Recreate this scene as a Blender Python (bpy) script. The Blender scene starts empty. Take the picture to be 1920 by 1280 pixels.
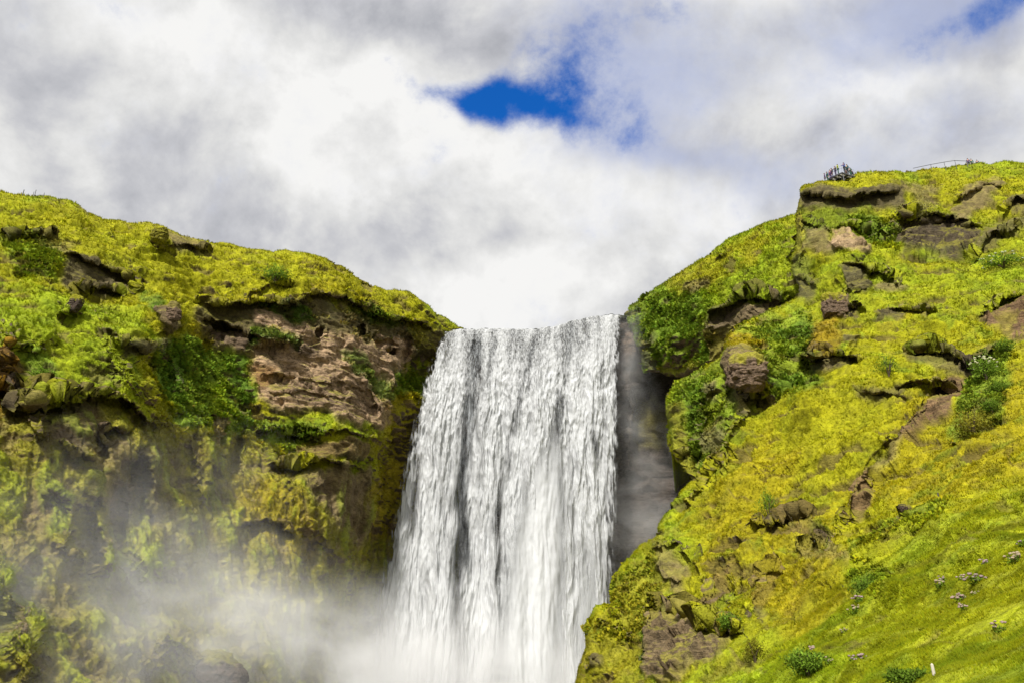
import bpy, bmesh, math, random
import numpy as np
from mathutils import Vector, Matrix
R = math.radians
random.seed(7); rng = np.random.default_rng(11)
scene = bpy.context.scene
C = scene.collection

# ------------------------------------------------------------------ camera
CAM = np.array([0.0, 0.0, 1.7]); PITCH = R(24.0); F = 1600.0      # photo is 1920 px wide: 30 mm lens
cam_d = bpy.data.cameras.new('camera'); cam = bpy.data.objects.new('camera', cam_d); C.objects.link(cam)
cam.location = CAM.tolist(); cam.rotation_euler = (R(90) + PITCH, 0, 0)
cam_d.sensor_width = 36; cam_d.lens = 30.0; cam_d.clip_start = 0.5; cam_d.clip_end = 6000
scene.camera = cam
cp, sp_ = math.cos(PITCH), math.sin(PITCH)
def ray(px, py):
    """direction with y component 1 for a place seen at (px, py) in the photograph"""
    a = (np.asarray(px, float) - 960) / F; b = (640 - np.asarray(py, float)) / F
    d = np.stack([a, cp - b * sp_, sp_ + b * cp], -1)
    return d / d[..., 1:2]
def at(px, py, Y):
    return CAM + ray(px, py) * np.asarray(Y, float)[..., None]
def atv(px, py, Y): return Vector(at(px, py, Y).tolist())

# ------------------------------------------------------------------ sun, sky, exposure
SUN_EL, SUN_AZ = R(46), R(-160)           # azimuth from +Y (view direction), negative = left
sd = Vector((math.sin(SUN_AZ) * math.cos(SUN_EL), math.cos(SUN_AZ) * math.cos(SUN_EL), math.sin(SUN_EL)))
sl = bpy.data.lights.new('sun', 'SUN'); sun = bpy.data.objects.new('sun', sl); C.objects.link(sun)
sl.energy = 4.6; sl.angle = R(7); sl.color = (1.0, 0.965, 0.91)
sun.rotation_euler = (-sd).to_track_quat('-Z', 'Y').to_euler()
scene.view_settings.view_transform = 'Standard'; scene.view_settings.look = 'None'
scene.view_settings.exposure = 0.42; scene.view_settings.gamma = 1.0
scene.cycles.max_bounces = 6; scene.cycles.volume_bounces = 2; scene.cycles.transparent_max_bounces = 12
scene.cycles.volume_step_rate = 1.4; scene.cycles.volume_max_steps = 64
scene.cycles.use_denoising = True

CL = .72      # radiance of the cloud deck
class N:
    """tiny node expression helper"""
    def __init__(s, tree): s.t = tree; s.n = tree.nodes; s.l = tree.links
    def new(s, typ, **kw):
        n = s.n.new(typ)
        for k, v in kw.items(): setattr(n, k, v)
        return n
    def put(s, sock, v):
        if isinstance(v, bpy.types.NodeSocket): s.l.new(v, sock)
        elif v is not None: sock.default_value = (*v, 1) if sock.type == 'RGBA' and len(v) == 3 else v
    def m(s, op, a, b=None, c=None, clamp=False):
        n = s.new('ShaderNodeMath', operation=op, use_clamp=clamp)
        for i, v in enumerate((a, b, c)): s.put(n.inputs[i], v)
        return n.outputs[0]
    def v(s, op, a, b=None, scale=None):
        n = s.new('ShaderNodeVectorMath', operation=op)
        s.put(n.inputs[0], a)
        if b is not None: s.put(n.inputs[1], b)
        if scale is not None: s.put(n.inputs['Scale'], scale)
        return n.outputs['Value'] if op in ('DOT_PRODUCT', 'LENGTH', 'DISTANCE') else n.outputs[0]
    def noise(s, vec, scale=1, detail=4, rough=.5, dist=0, lac=2, out='Fac'):
        n = s.new('ShaderNodeTexNoise'); s.put(n.inputs['Vector'], vec)
        for k, x in (('Scale', scale), ('Detail', detail), ('Roughness', rough), ('Distortion', dist), ('Lacunarity', lac)): s.put(n.inputs[k], x)
        return n.outputs[out]
    def mapr(s, x, a, b, c=0, d=1, smooth=True):
        n = s.new('ShaderNodeMapRange', interpolation_type='SMOOTHSTEP' if smooth else 'LINEAR')
        for i, v in enumerate((x, a, b, c, d)): s.put(n.inputs[i], v)
        return n.outputs[0]
    def mix(s, f, a, b, mode='MIX'):
        n = s.new('ShaderNodeMix', data_type='RGBA', blend_type=mode)
        s.put(n.inputs[0], f); s.put(n.inputs[6], a if isinstance(a, bpy.types.NodeSocket) else (*a, 1)); s.put(n.inputs[7], b if isinstance(b, bpy.types.NodeSocket) else (*b, 1))
        return n.outputs[2]
    def xyz(s, v):
        n = s.new('ShaderNodeSeparateXYZ'); s.put(n.inputs[0], v); return n.outputs
    def comb(s, x, y, z):
        n = s.new('ShaderNodeCombineXYZ')
        for i, v in enumerate((x, y, z)): s.put(n.inputs[i], v)
        return n.outputs[0]
    def ramp(s, f, stops):
        n = s.new('ShaderNodeValToRGB'); s.put(n.inputs[0], f); e = n.color_ramp.elements
        while len(e) < len(stops): e.new(.5)
        for q, (p, c) in zip(e, stops): q.position = p; q.color = (*c, 1) if len(c) == 3 else c
        return n.outputs[0]

def azel(px, py):
    d = ray(px, py); d = d / np.linalg.norm(d)
    return math.atan2(d[0], d[1]), math.asin(d[2])

world = bpy.data.worlds.new('World'); scene.world = world; world.use_nodes = True
w = N(world.node_tree); w.n.clear()
tc = w.new('ShaderNodeTexCoord'); D = tc.outputs['Generated']
dx, dy, dz = w.xyz(D)
AZ = w.m('ARCTAN2', dx, dy); EL = w.m('ARCSINE', dz)
warp = w.noise(D, 3.0, 2, .5, out='Color')
wx, wy, wz = w.xyz(w.v('SUBTRACT', warp, (.5, .5, .5)))
AZw = w.m('ADD', AZ, w.m('MULTIPLY', wx, .14)); ELw = w.m('ADD', EL, w.m('MULTIPLY', wy, .12))
w2 = w.noise(D, 11.0, 2, .55, out='Color'); vx, vy, vz = w.xyz(w.v('SUBTRACT', w2, (.5, .5, .5)))
AZw = w.m('ADD', AZw, w.m('MULTIPLY', vx, .07)); ELw = w.m('ADD', ELw, w.m('MULTIPLY', vy, .07))
def sky_blob(px, py, rx, ry, rot=0):
    """soft patch of the sky round one direction, radii in photo px"""
    a, e = azel(px, py); c, s_ = math.cos(R(rot)), math.sin(R(rot))
    ax = w.m('SUBTRACT', AZw, a); ex = w.m('SUBTRACT', ELw, e); ax = w.m('MULTIPLY', ax, math.cos(e))
    p = w.m('ADD', w.m('MULTIPLY', ax, c * F / rx), w.m('MULTIPLY', ex, s_ * F / rx))
    q = w.m('ADD', w.m('MULTIPLY', ax, -s_ * F / ry), w.m('MULTIPLY', ex, c * F / ry))
    r2 = w.m('ADD', w.m('MULTIPLY', p, p), w.m('MULTIPLY', q, q))
    return w.m('POWER', 2.718, w.m('MULTIPLY', r2, -1.0))
def wsum(items):
    tot = None
    for wt, b in items:
        v = w.m('MULTIPLY', sky_blob(*b), wt)
        tot = v if tot is None else w.m('ADD', tot, v)
    return tot
hole = wsum([(1.35, (960, 200, 135, 50, -6)), (.4, (1000, 110, 60, 60, 0)), (.45, (1075, 150, 55, 50, 25)), (.12, (800, 160, 90, 16, -22)), (.30, (1120, 70, 110, 60, 20)), (.30, (1250, 20, 60, 40, 0)),
             (.30, (1230, 270, 150, 40, -20)), (.85, (1880, -5, 130, 45, 15)), (.22, (1150, 180, 90, 110, 0))])
veilb = wsum([(.6, (1150, 120, 170, 170, 0)), (.45, (1300, 290, 200, 40, -18)), (.6, (1850, 20, 240, 90, 0)), (.35, (1500, 60, 260, 90, 5)), (.3, (1560, 330, 300, 60, 0))])
lit = wsum([(.26, (1120, 340, 240, 80, -18)), (.30, (860, 240, 150, 60, -30)), (.30, (340, 110, 230, 70, -20)), (.16, (560, 330, 130, 50, -10)), (.22, (640, 200, 110, 60, 0)),
            (.42, (1700, 195, 130, 42, -25)), (.26, (1620, 130, 60, 50, 0)), (-.15, (130, 290, 300, 120, 0)), (-.13, (740, 430, 180, 50, 10)),
            (-.30, (1500, 265, 110, 45, 10)), (-.26, (960, 50, 320, 50, 0)), (-.22, (520, 40, 220, 50, 0)), (.22, (960, 560, 250, 50, 0)), (.18, (830, 550, 60, 60, 0)),
            (-.18, (940, 450, 180, 30, 0)), (-.10, (60, 60, 120, 60, 0)), (-.12, (1480, 60, 250, 60, 0)), (-.2, (1800, 300, 200, 40, 0)), (.12, (1320, 420, 100, 50, 0)), (-.16, (250, 210, 160, 40, -15))])
Dw = w.v('ADD', D, w.v('SCALE', w.v('SUBTRACT', w.noise(D, 4.0, 1, .5, out='Color'), (.5, .5, .5)), scale=.07))
p1 = w.noise(Dw, 5.0, 8, .6); p2 = w.noise(w.v('ADD', Dw, (-.018, -.004, .022)), 5.0, 8, .6)
bil = w.m('ABSOLUTE', w.m('SUBTRACT', w.noise(w.v('ADD', Dw, (3.1, 0, 0)), 6.5, 6, .5), .5))
n1 = w.noise(Dw, 3.4, 6, .55); n3 = w.noise(Dw, 16.0, 6, .6)
b = w.m('ADD', w.m('ADD', .45, w.m('MULTIPLY', w.mapr(w.noise(w.v('ADD', Dw, (7.3, 2, 1)), 4.2, 9, .6), .46, .56), .17)), w.m('MULTIPLY', w.m('SUBTRACT', p1, p2), 1.9)); b = w.m('ADD', b, w.m('MULTIPLY', bil, .9)); b = w.m('ADD', b, lit)
b = w.m('ADD', b, w.m('MULTIPLY', w.m('SUBTRACT', n3, .5), .5)); b = w.m('ADD', b, w.m('MULTIPLY', w.m('SUBTRACT', n1, .5), 1.0))
ccol = w.ramp(b, [(0.0, (.43, .44, .48)), (.35, (.60, .605, .635)), (.62, (.77, .77, .765)), (.95, (.96, .955, .94))])
ccol = w.mix(1.0, ccol, (CL, CL, CL), 'MULTIPLY')
edge = w.m('MULTIPLY', w.m('SUBTRACT', w.noise(Dw, 10, 8, .66), .5), 2.0)
cover = w.mapr(w.m('ADD', hole, edge), .22, 1.05, 1, 0)
veil = w.mapr(w.m('ADD', veilb, w.m('MULTIPLY', edge, .6)), .0, .8, 0, .72)
ccol = w.mix(veil, ccol, (.40 * CL, .47 * CL, .72 * CL))
nish = w.new('ShaderNodeTexSky', sky_type='NISHITA'); nish.sun_disc = False
nish.sun_elevation = SUN_EL; nish.sun_rotation = SUN_AZ; nish.air_density = 1.0; nish.dust_density = .3; nish.ozone_density = 3
blue = w.mix(1.0, nish.outputs[0], (.08, .60, 1.30), 'MULTIPLY')
bgc = w.new('ShaderNodeBackground'); w.put(bgc.inputs[0], ccol); bgc.inputs[1].default_value = 1.0
bgb = w.new('ShaderNodeBackground'); w.put(bgb.inputs[0], blue); bgb.inputs[1].default_value = .11
ms = w.new('ShaderNodeMixShader'); w.put(ms.inputs[0], cover); w.l.new(bgb.outputs[0], ms.inputs[1]); w.l.new(bgc.outputs[0], ms.inputs[2])
world.cycles.sampling_method = 'MANUAL'; world.cycles.sample_map_resolution = 512
wo = w.new('ShaderNodeOutputWorld'); w.l.new(ms.outputs[0], wo.inputs[0])

# ------------------------------------------------------------------ tagging
def tag(o, label=None, cat=None, group=None, kind=None):
    if label: o['label'] = label
    if cat: o['category'] = cat
    if group: o['group'] = group
    if kind: o['kind'] = kind
    return o
def empty(name, loc, rz=0):
    o = bpy.data.objects.new(name, None); C.objects.link(o); o.location = loc; o.rotation_euler = (0, 0, rz); o.empty_display_size = .2
    return o
def np_mesh(name, V, faces, mats, parent=None, attrs=None, smooth=True, matidx=None):
    """faces: (n,3) or (n,4) int array, or a list of such arrays"""
    if isinstance(faces, np.ndarray): faces = [faces]
    me = bpy.data.meshes.new(name)
    me.vertices.add(len(V)); me.vertices.foreach_set('co', np.asarray(V, np.float32).ravel())
    li = np.concatenate([f.ravel() for f in faces]).astype(np.int32)
    lt = np.concatenate([np.full(len(f), f.shape[1], np.int32) for f in faces])
    me.loops.add(len(li)); me.loops.foreach_set('vertex_index', li)
    me.polygons.add(len(lt)); me.polygons.foreach_set('loop_start', np.concatenate([[0], np.cumsum(lt)[:-1]]).astype(np.int32))
    me.polygons.foreach_set('use_smooth', np.full(len(lt), smooth))
    if matidx is not None: me.polygons.foreach_set('material_index', matidx)
    me.update(calc_edges=True)
    for k, a in (attrs or {}).items():
        a = np.asarray(a, np.float32)
        if k == 'nrm':
            at_ = me.attributes.new(k, 'FLOAT_VECTOR', 'POINT'); at_.data.foreach_set('vector', a.ravel())
        elif a.ndim == 2:
            at_ = me.attributes.new(k, 'FLOAT_COLOR', 'POINT'); at_.data.foreach_set('color', np.c_[a, np.ones(len(a))].astype(np.float32).ravel())
        else:
            at_ = me.attributes.new(k, 'FLOAT', 'POINT'); at_.data.foreach_set('value', a)
    for m in (mats if isinstance(mats, (list, tuple)) else [mats]): me.materials.append(m)
    o = bpy.data.objects.new(name, me); C.objects.link(o)
    if parent is not None: o.parent = parent
    return o

# ------------------------------------------------------------------ numeric noise
_perm = np.random.default_rng(3).permutation(256).astype(np.int32); _perm = np.concatenate([_perm, _perm, _perm])
_g = np.random.default_rng(5).normal(size=(256, 3)).astype(np.float32); _g /= np.linalg.norm(_g, axis=1, keepdims=True)
def perlin(p):
    p = p.astype(np.float32); i = np.floor(p).astype(np.int32); f = p - i; i &= 255
    u = f * f * f * (f * (f * 6 - 15) + 10); r = 0
    for a in (0, 1):
        for b_ in (0, 1):
            for c in (0, 1):
                h = _perm[_perm[_perm[(i[:, 0] + a) & 255] + ((i[:, 1] + b_) & 255)] + ((i[:, 2] + c) & 255)]
                g = _g[h]
                d = g[:, 0] * (f[:, 0] - a) + g[:, 1] * (f[:, 1] - b_) + g[:, 2] * (f[:, 2] - c)
                wt = (u[:, 0] if a else 1 - u[:, 0]) * (u[:, 1] if b_ else 1 - u[:, 1]) * (u[:, 2] if c else 1 - u[:, 2])
                r = r + d * wt
    return r * 1.5
def fbm(p, wl, oct=4, gain=.5, off=0):
    r = 0; a = 1; q = p / wl + off
    for k in range(oct):
        r = r + a * perlin(q + 17.3 * k); q = q * 2.03; a *= gain
    return r
def billow(p, wl, oct=3, gain=.5, off=0):
    r = 0; a = 1; q = p / wl + off
    for k in range(oct):
        r = r + a * (1 - 2 * np.abs(perlin(q + 11.7 * k))); q = q * 2.07; a *= gain
    return -r          # rounded mounds, sharp creases when negated twice
def facets(p, wl, seed=0):
    """broken rock: every fracture cell is a tilted plane of its own"""
    q = p / wl; i0 = np.floor(q).astype(np.int64); best = np.full(len(q), 1e9); res = np.zeros(len(q))
    def h(i, k): v = (i[:, 0] * 73856093 ^ i[:, 1] * 19349663 ^ i[:, 2] * 83492791 ^ (k * 2654435 + seed * 7919)) & 0x7fffffff; v = (v ^ (v >> 13)) * 1274126177 & 0x7fffffff; return ((v ^ (v >> 16)) & 0xffff) / 65535.
    for a in (-1, 0, 1):
        for b_ in (-1, 0, 1):
            for c in (-1, 0, 1):
                i = i0 + np.array([a, b_, c]); d = q - (i + np.stack([h(i, 1), h(i, 2), h(i, 3)], -1)); l = (d * d).sum(1)
                m = np.nonzero(l < best)[0]; best[m] = l[m]; im = i[m]
                g = np.stack([h(im, 4), h(im, 5), h(im, 6)], -1) - .5
                res[m] = (d[m] * g).sum(1) * 1.3 + (h(im, 7) - .5) * .6
    return res * wl * .5
def sstep(x, a, b_):
    t = np.clip((x - a) / (b_ - a), 0, 1); return t * t * (3 - 2 * t)
def vnormals(V, F4):
    n = np.zeros_like(V)
    a, b_, c, d = (V[F4[:, k]] for k in range(4))
    fn = np.cross(c - a, d - b_)
    for k in range(4):
        for ax in range(3): n[:, ax] += np.bincount(F4[:, k], weights=fn[:, ax], minlength=len(V))
    return n / (np.linalg.norm(n, axis=1, keepdims=True) + 1e-9)
def seg_dist(x, y, pts, closed=False):
    """nearest distance to a polyline, position along it 0..1 and signed side (positive = above/left of travel)"""
    pts = np.asarray(pts, float)
    if closed: pts = np.r_[pts, pts[:1]]
    best = np.full(x.shape, 1e9); side = np.zeros(x.shape); par = np.zeros(x.shape); nx = np.zeros(x.shape); ny = np.zeros(x.shape)
    L = np.r_[0, np.cumsum(np.hypot(*np.diff(pts, axis=0).T))]
    for k in range(len(pts) - 1):
        a, b_ = pts[k], pts[k + 1]; d = b_ - a; l2 = d @ d + 1e-9
        t = np.clip(((x - a[0]) * d[0] + (y - a[1]) * d[1]) / l2, 0, 1)
        qx, qy = a[0] + t * d[0], a[1] + t * d[1]; dd = np.hypot(x - qx, y - qy)
        m = dd < best; best = np.where(m, dd, best)
        cr = d[0] * (y - a[1]) - d[1] * (x - a[0])
        side = np.where(m, -np.sign(cr), side); par = np.where(m, (L[k] + t * (L[k + 1] - L[k])) / L[-1], par)
        nx = np.where(m, qx, nx); ny = np.where(m, qy, ny)
    return best, side, par, nx, ny
def inside(x, y, pts):
    r = np.zeros(x.shape, bool); n = len(pts); j = n - 1
    for i in range(n):
        xi, yi = pts[i]; xj, yj = pts[j]
        if yi != yj:
            r ^= ((yi > y) != (yj > y)) & (x < (xj - xi) * (y - yi) / (yj - yi) + xi)
        j = i
    return r
def tps(ctrl):
    c = np.asarray(ctrl, float); X = c[:, :2] / 1000; n = len(c)
    def k(r2): return r2 * np.log(r2 + 1e-9)
    K = k(((X[:, None] - X[None]) ** 2).sum(-1)) + np.eye(n) * 2e-4; P = np.c_[np.ones(n), X]
    A = np.block([[K, P], [P.T, np.zeros((3, 3))]]); s = np.linalg.solve(A, np.r_[c[:, 2], 0, 0, 0])
    def f(x, y):
        x = x / 1000; y = y / 1000; r = s[n] + s[n + 1] * x + s[n + 2] * y
        for i in range(n): r = r + s[i] * k((x - X[i, 0]) ** 2 + (y - X[i, 1]) ** 2)
        return r
    return f

# ------------------------------------------------------------------ land materials
def lin(r, g, b_): return np.array([((v / 255 + .055) / 1.055) ** 2.4 if v > 10 else v / 255 / 12.92 for v in (r, g, b_)])
ALB = .66
PAL = dict(moss=lin(164, 162, 24), lime=lin(150, 168, 32), gold=lin(168, 146, 24), rust=lin(150, 104, 30), olive=lin(146, 140, 46), deep=lin(100, 136, 42),
           fern=lin(122, 152, 50), rock=lin(138, 116, 94), tan=lin(200, 168, 134), dark=lin(98, 84, 72), soil=lin(138, 108, 84), wet=lin(104, 94, 86), pale=lin(190, 184, 110))
PAL = {k: v * ALB * (1.14 if k in ('moss', 'lime', 'gold', 'olive', 'fern') else 1.) for k, v in PAL.items()}

def land_material(name, bump=.6):
    m = bpy.data.materials.new(name); m.use_nodes = True; t = N(m.node_tree); t.n.clear()
    P = t.new('ShaderNodeTexCoord').outputs['Object']
    col = t.new('ShaderNodeAttribute', attribute_name='col').outputs['Color']
    rk = t.new('ShaderNodeAttribute', attribute_name='rock').outputs['Fac']
    n1 = t.noise(P, 3.2, 5, .65); n2 = t.noise(P, 11, 4, .7); n3 = t.noise(P, .9, 4, .6)
    v = t.m('ADD', t.m('MULTIPLY', t.m('SUBTRACT', n1, .5), 1.5), t.m('MULTIPLY', t.m('SUBTRACT', n2, .5), 1.2))
    v = t.m('ADD', v, t.m('MULTIPLY', t.m('SUBTRACT', n3, .5), .6))
    v = t.m('MAXIMUM', t.m('ADD', 1.0, v), .15)
    c = t.mix(1.0, col, t.comb(v, v, v), 'MULTIPLY')
    # joints and bedding cracks of the bare rock
    cr = t.m('ABSOLUTE', t.m('SUBTRACT', t.noise(t.v('MULTIPLY', P, (.55, .55, 1.5)), 1.3, 5, .6, .4), .5)); crk = t.m('MULTIPLY', t.mapr(cr, .0, .045, .5, 0), rk)
    c = t.mix(crk, c, (.02, .017, .014))
    fleck = t.mapr(t.noise(P, 7.5, 2, .5), .66, .74)
    c = t.mix(t.m('MULTIPLY', fleck, .30), c, tuple(PAL['pale']))
    bs = t.new('ShaderNodeBsdfPrincipled'); t.put(bs.inputs['Base Color'], c); bs.inputs['Roughness'].default_value = .9
    bs.inputs['Specular IOR Level'].default_value = .15
    bn = t.new('ShaderNodeBump'); bn.inputs['Strength'].default_value = bump; bn.inputs['Distance'].default_value = .35
    strat = t.noise(t.v('MULTIPLY', P, (.6, .6, 4.5)), 1.0, 6, .65)
    h = t.m('ADD', t.m('MULTIPLY', n1, .7), t.m('MULTIPLY', n2, .45)); h = t.m('ADD', h, t.m('MULTIPLY', t.m('MULTIPLY', strat, rk), 1.8)); h = t.m('SUBTRACT', h, t.m('MULTIPLY', crk, .6))
    t.put(bn.inputs['Height'], h); t.l.new(bn.outputs[0], bs.inputs['Normal'])
    o = t.new('ShaderNodeOutputMaterial'); t.l.new(bs.outputs[0], o.inputs[0])
    return m
M_land = land_material('mossy rock')

def leaf_material(name, trans=.35):
    m = bpy.data.materials.new(name); m.use_nodes = True; t = N(m.node_tree); t.n.clear()
    col = t.new('ShaderNodeAttribute', attribute_name='col').outputs['Color']
    d = t.new('ShaderNodeBsdfDiffuse'); t.put(d.inputs[0], col)
    gn = t.new('ShaderNodeAttribute', attribute_name='nrm').outputs['Vector']; geo = t.new('ShaderNodeNewGeometry').outputs['Normal']
    t.put(d.inputs['Normal'], t.v('NORMALIZE', t.v('ADD', t.v('SCALE', gn, scale=1.6), geo)))
    tr = t.new('ShaderNodeBsdfTranslucent'); t.put(tr.inputs[0], t.mix(1.0, col, (1.1, 1.15, .8), 'MULTIPLY'))
    mx = t.new('ShaderNodeMixShader'); mx.inputs[0].default_value = trans
    t.l.new(d.outputs[0], mx.inputs[1]); t.l.new(tr.outputs[0], mx.inputs[2])
    o = t.new('ShaderNodeOutputMaterial'); t.l.new(mx.outputs[0], o.inputs[0])
    return m
M_grass = leaf_material('grass blades'); M_leaf = leaf_material('shrub leaves', .3)

# ------------------------------------------------------------------ land sheets with real depth
# feature kinds (photo px; depths in metres towards the viewer)
#  ('ledge', pts, out, up_px, in, down_px)   brow that juts out above the line and is undercut below it (line drawn left to right)
#  ('blob', cx, cy, rx, ry, rot, amp)        rounded bulge (negative amp: hollow)
#  ('ridge', pts, width_px, amp)             rib (negative amp: gully)
def apply_features(x, y, feats):
    dep = np.zeros(x.shape)
    jx = 5 * np.sin(x * .061 + y * .043) + 2.4 * np.sin(x * .17 - y * .11 + 1) + 1.1 * np.sin(x * .41 + y * .37) + .5 * np.sin(x * .93 - y * .7)
    jy = 5 * np.sin(x * .053 - y * .067 + 2) + 2.4 * np.sin(x * .19 + y * .13) + 1.1 * np.sin(x * .47 - y * .33) + .5 * np.sin(x * .83 + y * .61)
    X, Y_ = x + jx * .8, y + jy * .8
    for f in feats:
        if f[0] == 'ledge':
            d, s, par, _, _ = seg_dist(X, Y_, f[1]); e = sstep(par, 0, .12) * (1 - sstep(par, .88, 1))
            sdv = d * s; k_ = sstep(sdv, -4.5, 2.5); up = .75 * f[2] * np.exp(-(d / f[3]) ** 1.3); dn = -.7 * f[4] * np.exp(-(d / f[5]) ** 1.6)
            dep += e * (up * k_ + dn * (1 - k_))
        elif f[0] == 'blob':
            _, cx, cy, rx, ry, rot, amp = f; c, s_ = math.cos(R(rot)), math.sin(R(rot))
            u = ((X - cx) * c + (Y_ - cy) * s_) / rx; v = (-(X - cx) * s_ + (Y_ - cy) * c) / ry
            dep += amp * np.clip(1 - (u * u + v * v), 0, 1) ** .85
        elif f[0] == 'ridge':
            d, s, par, _, _ = seg_dist(X, Y_, f[1]); e = sstep(par, 0, .1) * (1 - sstep(par, .9, 1))
            dep += f[3] * e * np.exp(-(d / f[2]) ** 1.5)
    dep *= 1 - .5 * sstep(y, 960, 1010) * sstep(x, 1100, 1180) * (1 - sstep(x, 1480, 1600))
    return dep
def paint(x, y, col, rock, jit, areas):
    """areas: (polygon, colour, rockness, feather_px, strength) - ground cover there, with shade under ledges and in hollows painted dark"""
    for pts, cname, rk, fe, st in areas:
        xs = x + jit[0] * fe * 1.6; ys = y + jit[1] * fe * 1.6
        P_ = np.asarray(pts, float)
        bb = (xs > P_[:, 0].min() - 3 * fe) & (xs < P_[:, 0].max() + 3 * fe) & (ys > P_[:, 1].min() - 3 * fe) & (ys < P_[:, 1].max() + 3 * fe)
        idx = np.nonzero(bb)[0]
        if not len(idx): continue
        d = seg_dist(xs[idx], ys[idx], pts, True)[0] * np.where(inside(xs[idx], ys[idx], pts), 1, -1)
        wgt = sstep(d, -fe, fe) * st
        col[idx] = col[idx] * (1 - wgt[:, None]) + PAL[cname] * wgt[:, None]
        if rk is not None: rock[idx] = rock[idx] * (1 - wgt) + rk * wgt
SHEETS = {}
def land(name, poly, ctrl, feats, areas, base, step, roll=(18, 3.0), rough=(1., 1.), back=(.5, 1.6, 4, 9, 18, 34, 60, 100), backdir=(0, 1, -.01), off=0, rockauto=1.0, mossy=1, drape=None):
    P_ = np.asarray(poly, float); x0, y0 = P_.min(0) - step; x1, y1 = P_.max(0) + step
    gx, gy = np.meshgrid(np.arange(x0, x1, step), np.arange(y0, y1, step)); shp = gx.shape
    x, y = gx.ravel(), gy.ravel()
    d, _, _, qx, qy = seg_dist(x, y, poly, True); ins = inside(x, y, poly); s = np.where(ins, d, -d)
    keep = s > -step * .9
    x = np.where(s < 0, qx, x); y = np.where(s < 0, qy, y); s = np.maximum(s, 0)
    idg = np.arange(x.size).reshape(shp); f4 = np.stack([idg[:-1, :-1], idg[1:, :-1], idg[1:, 1:], idg[:-1, 1:]], -1).reshape(-1, 4)
    f4 = f4[keep[f4].all(1)]
    used = np.zeros(x.size, bool); used[f4.ravel()] = True; remap = np.cumsum(used) - 1
    f4 = remap[f4]; x, y, s = x[used], y[used], s[used]
    Yb = tps(ctrl)(x, y); Y = Yb - apply_features(x, y, feats)
    q = 1 - np.clip(s / roll[0], 0, 1); Y += roll[1] * (1 - np.sqrt(np.maximum(1 - q * q, 0)))
    V = at(x, y, Y); Q = at(x, y, Yb + .35 * (Y - Yb))
    # rim carried back from the edge of what is seen: plateau tops and flanks
    e = np.concatenate([f4[:, [0, 1]], f4[:, [1, 2]], f4[:, [2, 3]], f4[:, [3, 0]]]); key = np.sort(e, 1); kk = key[:, 0].astype(np.int64) * len(V) + key[:, 1]
    _, inv, cnt = np.unique(kk, return_inverse=True, return_counts=True); be = e[cnt[inv] == 1]
    bv = np.unique(be); mp = np.full(len(V), -1); mp[bv] = np.arange(len(bv)); prev = bv; n0 = len(V); Vs = [V]; fs = [f4]; nf = n0
    # direction in which the rim leaves: level and away from the viewer along tops, deeper and inward along flanks
    iw = np.zeros((len(bv), 2))
    for k in range(16):
        for rr_ in (9, 20, 34):
            dx_, dy_ = math.cos(k * math.pi / 8), math.sin(k * math.pi / 8)
            iw += inside(x[bv] + rr_ * dx_, y[bv] + rr_ * dy_, poly)[:, None] * np.array([dx_, dy_])
    iw /= np.linalg.norm(iw, axis=1, keepdims=True) + 1e-9
    outf = ((x[bv] < -40) | (x[bv] > 1960) | (y[bv] > 1320))[:, None]
    rd = V[bv] - CAM; hd = rd.copy(); hd[:, 2] = 0; hd /= np.linalg.norm(hd, axis=1, keepdims=True); rd /= np.linalg.norm(rd, axis=1, keepdims=True)
    topness = (sstep(iw[:, 1], .0, .3)[:, None]) * (1 - outf)
    bd = topness * (hd + np.array([0, 0, -.02])) + (1 - topness) * (rd + .15 * (1 - outf) * np.stack([iw[:, 0], 0 * iw[:, 0], -iw[:, 1]], -1))
    lf = (x[bv] < -40)[:, None]; rt = (x[bv] > 1960)[:, None]; bt = (y[bv] > 1320)[:, None] & ~lf & ~rt
    side_ = np.where(lf, np.array([-1, .2, .12]), np.where(rt, np.array([1, .15, .22]), np.array([0, -.2, -1.])))
    for k, dist in enumerate(back):
        Vs.append(V[bv] + np.where(outf > 0, side_ * np.where(bt, min(dist, 9), min(dist, 60)), bd * (topness * dist + (1 - topness) * min(dist, 14 + .1 * dist)))); cur = nf + np.arange(len(bv)); nf += len(bv)
        a, b_ = mp[be[:, 0]], mp[be[:, 1]]; fs.append(np.stack([prev[b_], prev[a], cur[a], cur[b_]], -1)); prev = cur
    nb = len(back); V = np.concatenate(Vs); F4 = np.concatenate(fs); Q = np.concatenate([Q] + [w_ - V[bv] + Q[bv] for w_ in Vs[1:]])
    X = np.r_[x, np.tile(x[bv], nb)]; Yp = np.r_[y, np.tile(y[bv], nb)]
    n = vnormals(V, F4)
    if np.median(n[:n0, 1]) > 0: F4 = F4[:, ::-1].copy(); n = -n
    jit = (fbm(Q, 4.0, 4, .6, 3 + off), fbm(Q, 4.0, 4, .6, 47 + off))
    col = np.tile(PAL[base], (len(V), 1)); rock = np.zeros(len(V))
    big = fbm(Q, 22, 3, .55, 5 + off); med = fbm(Q, 6, 4, .6, 9 + off)
    for cname, v in (('lime', sstep(big + .5 * med, .05, .5) * .8), ('gold', sstep(-big + .6 * med, .15, .6) * .4), ('deep', sstep(fbm(Q, 3.2, 4, .65, 33 + off), .25, .6) * .45), ('olive', sstep(fbm(Q, 1.7, 4, .65, 35 + off), .2, .55) * .5)):
        col = col * (1 - v[:, None]) + PAL[cname] * v[:, None]
    paint(X, Yp, col, rock, jit, areas)
    # relief
    hd_ = CAM - V; hd_ /= np.linalg.norm(hd_, axis=1, keepdims=True); nd = n * .75 + hd_ * .3 + np.array([0, 0, .15]); nd /= np.linalg.norm(nd, axis=1, keepdims=True)
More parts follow.
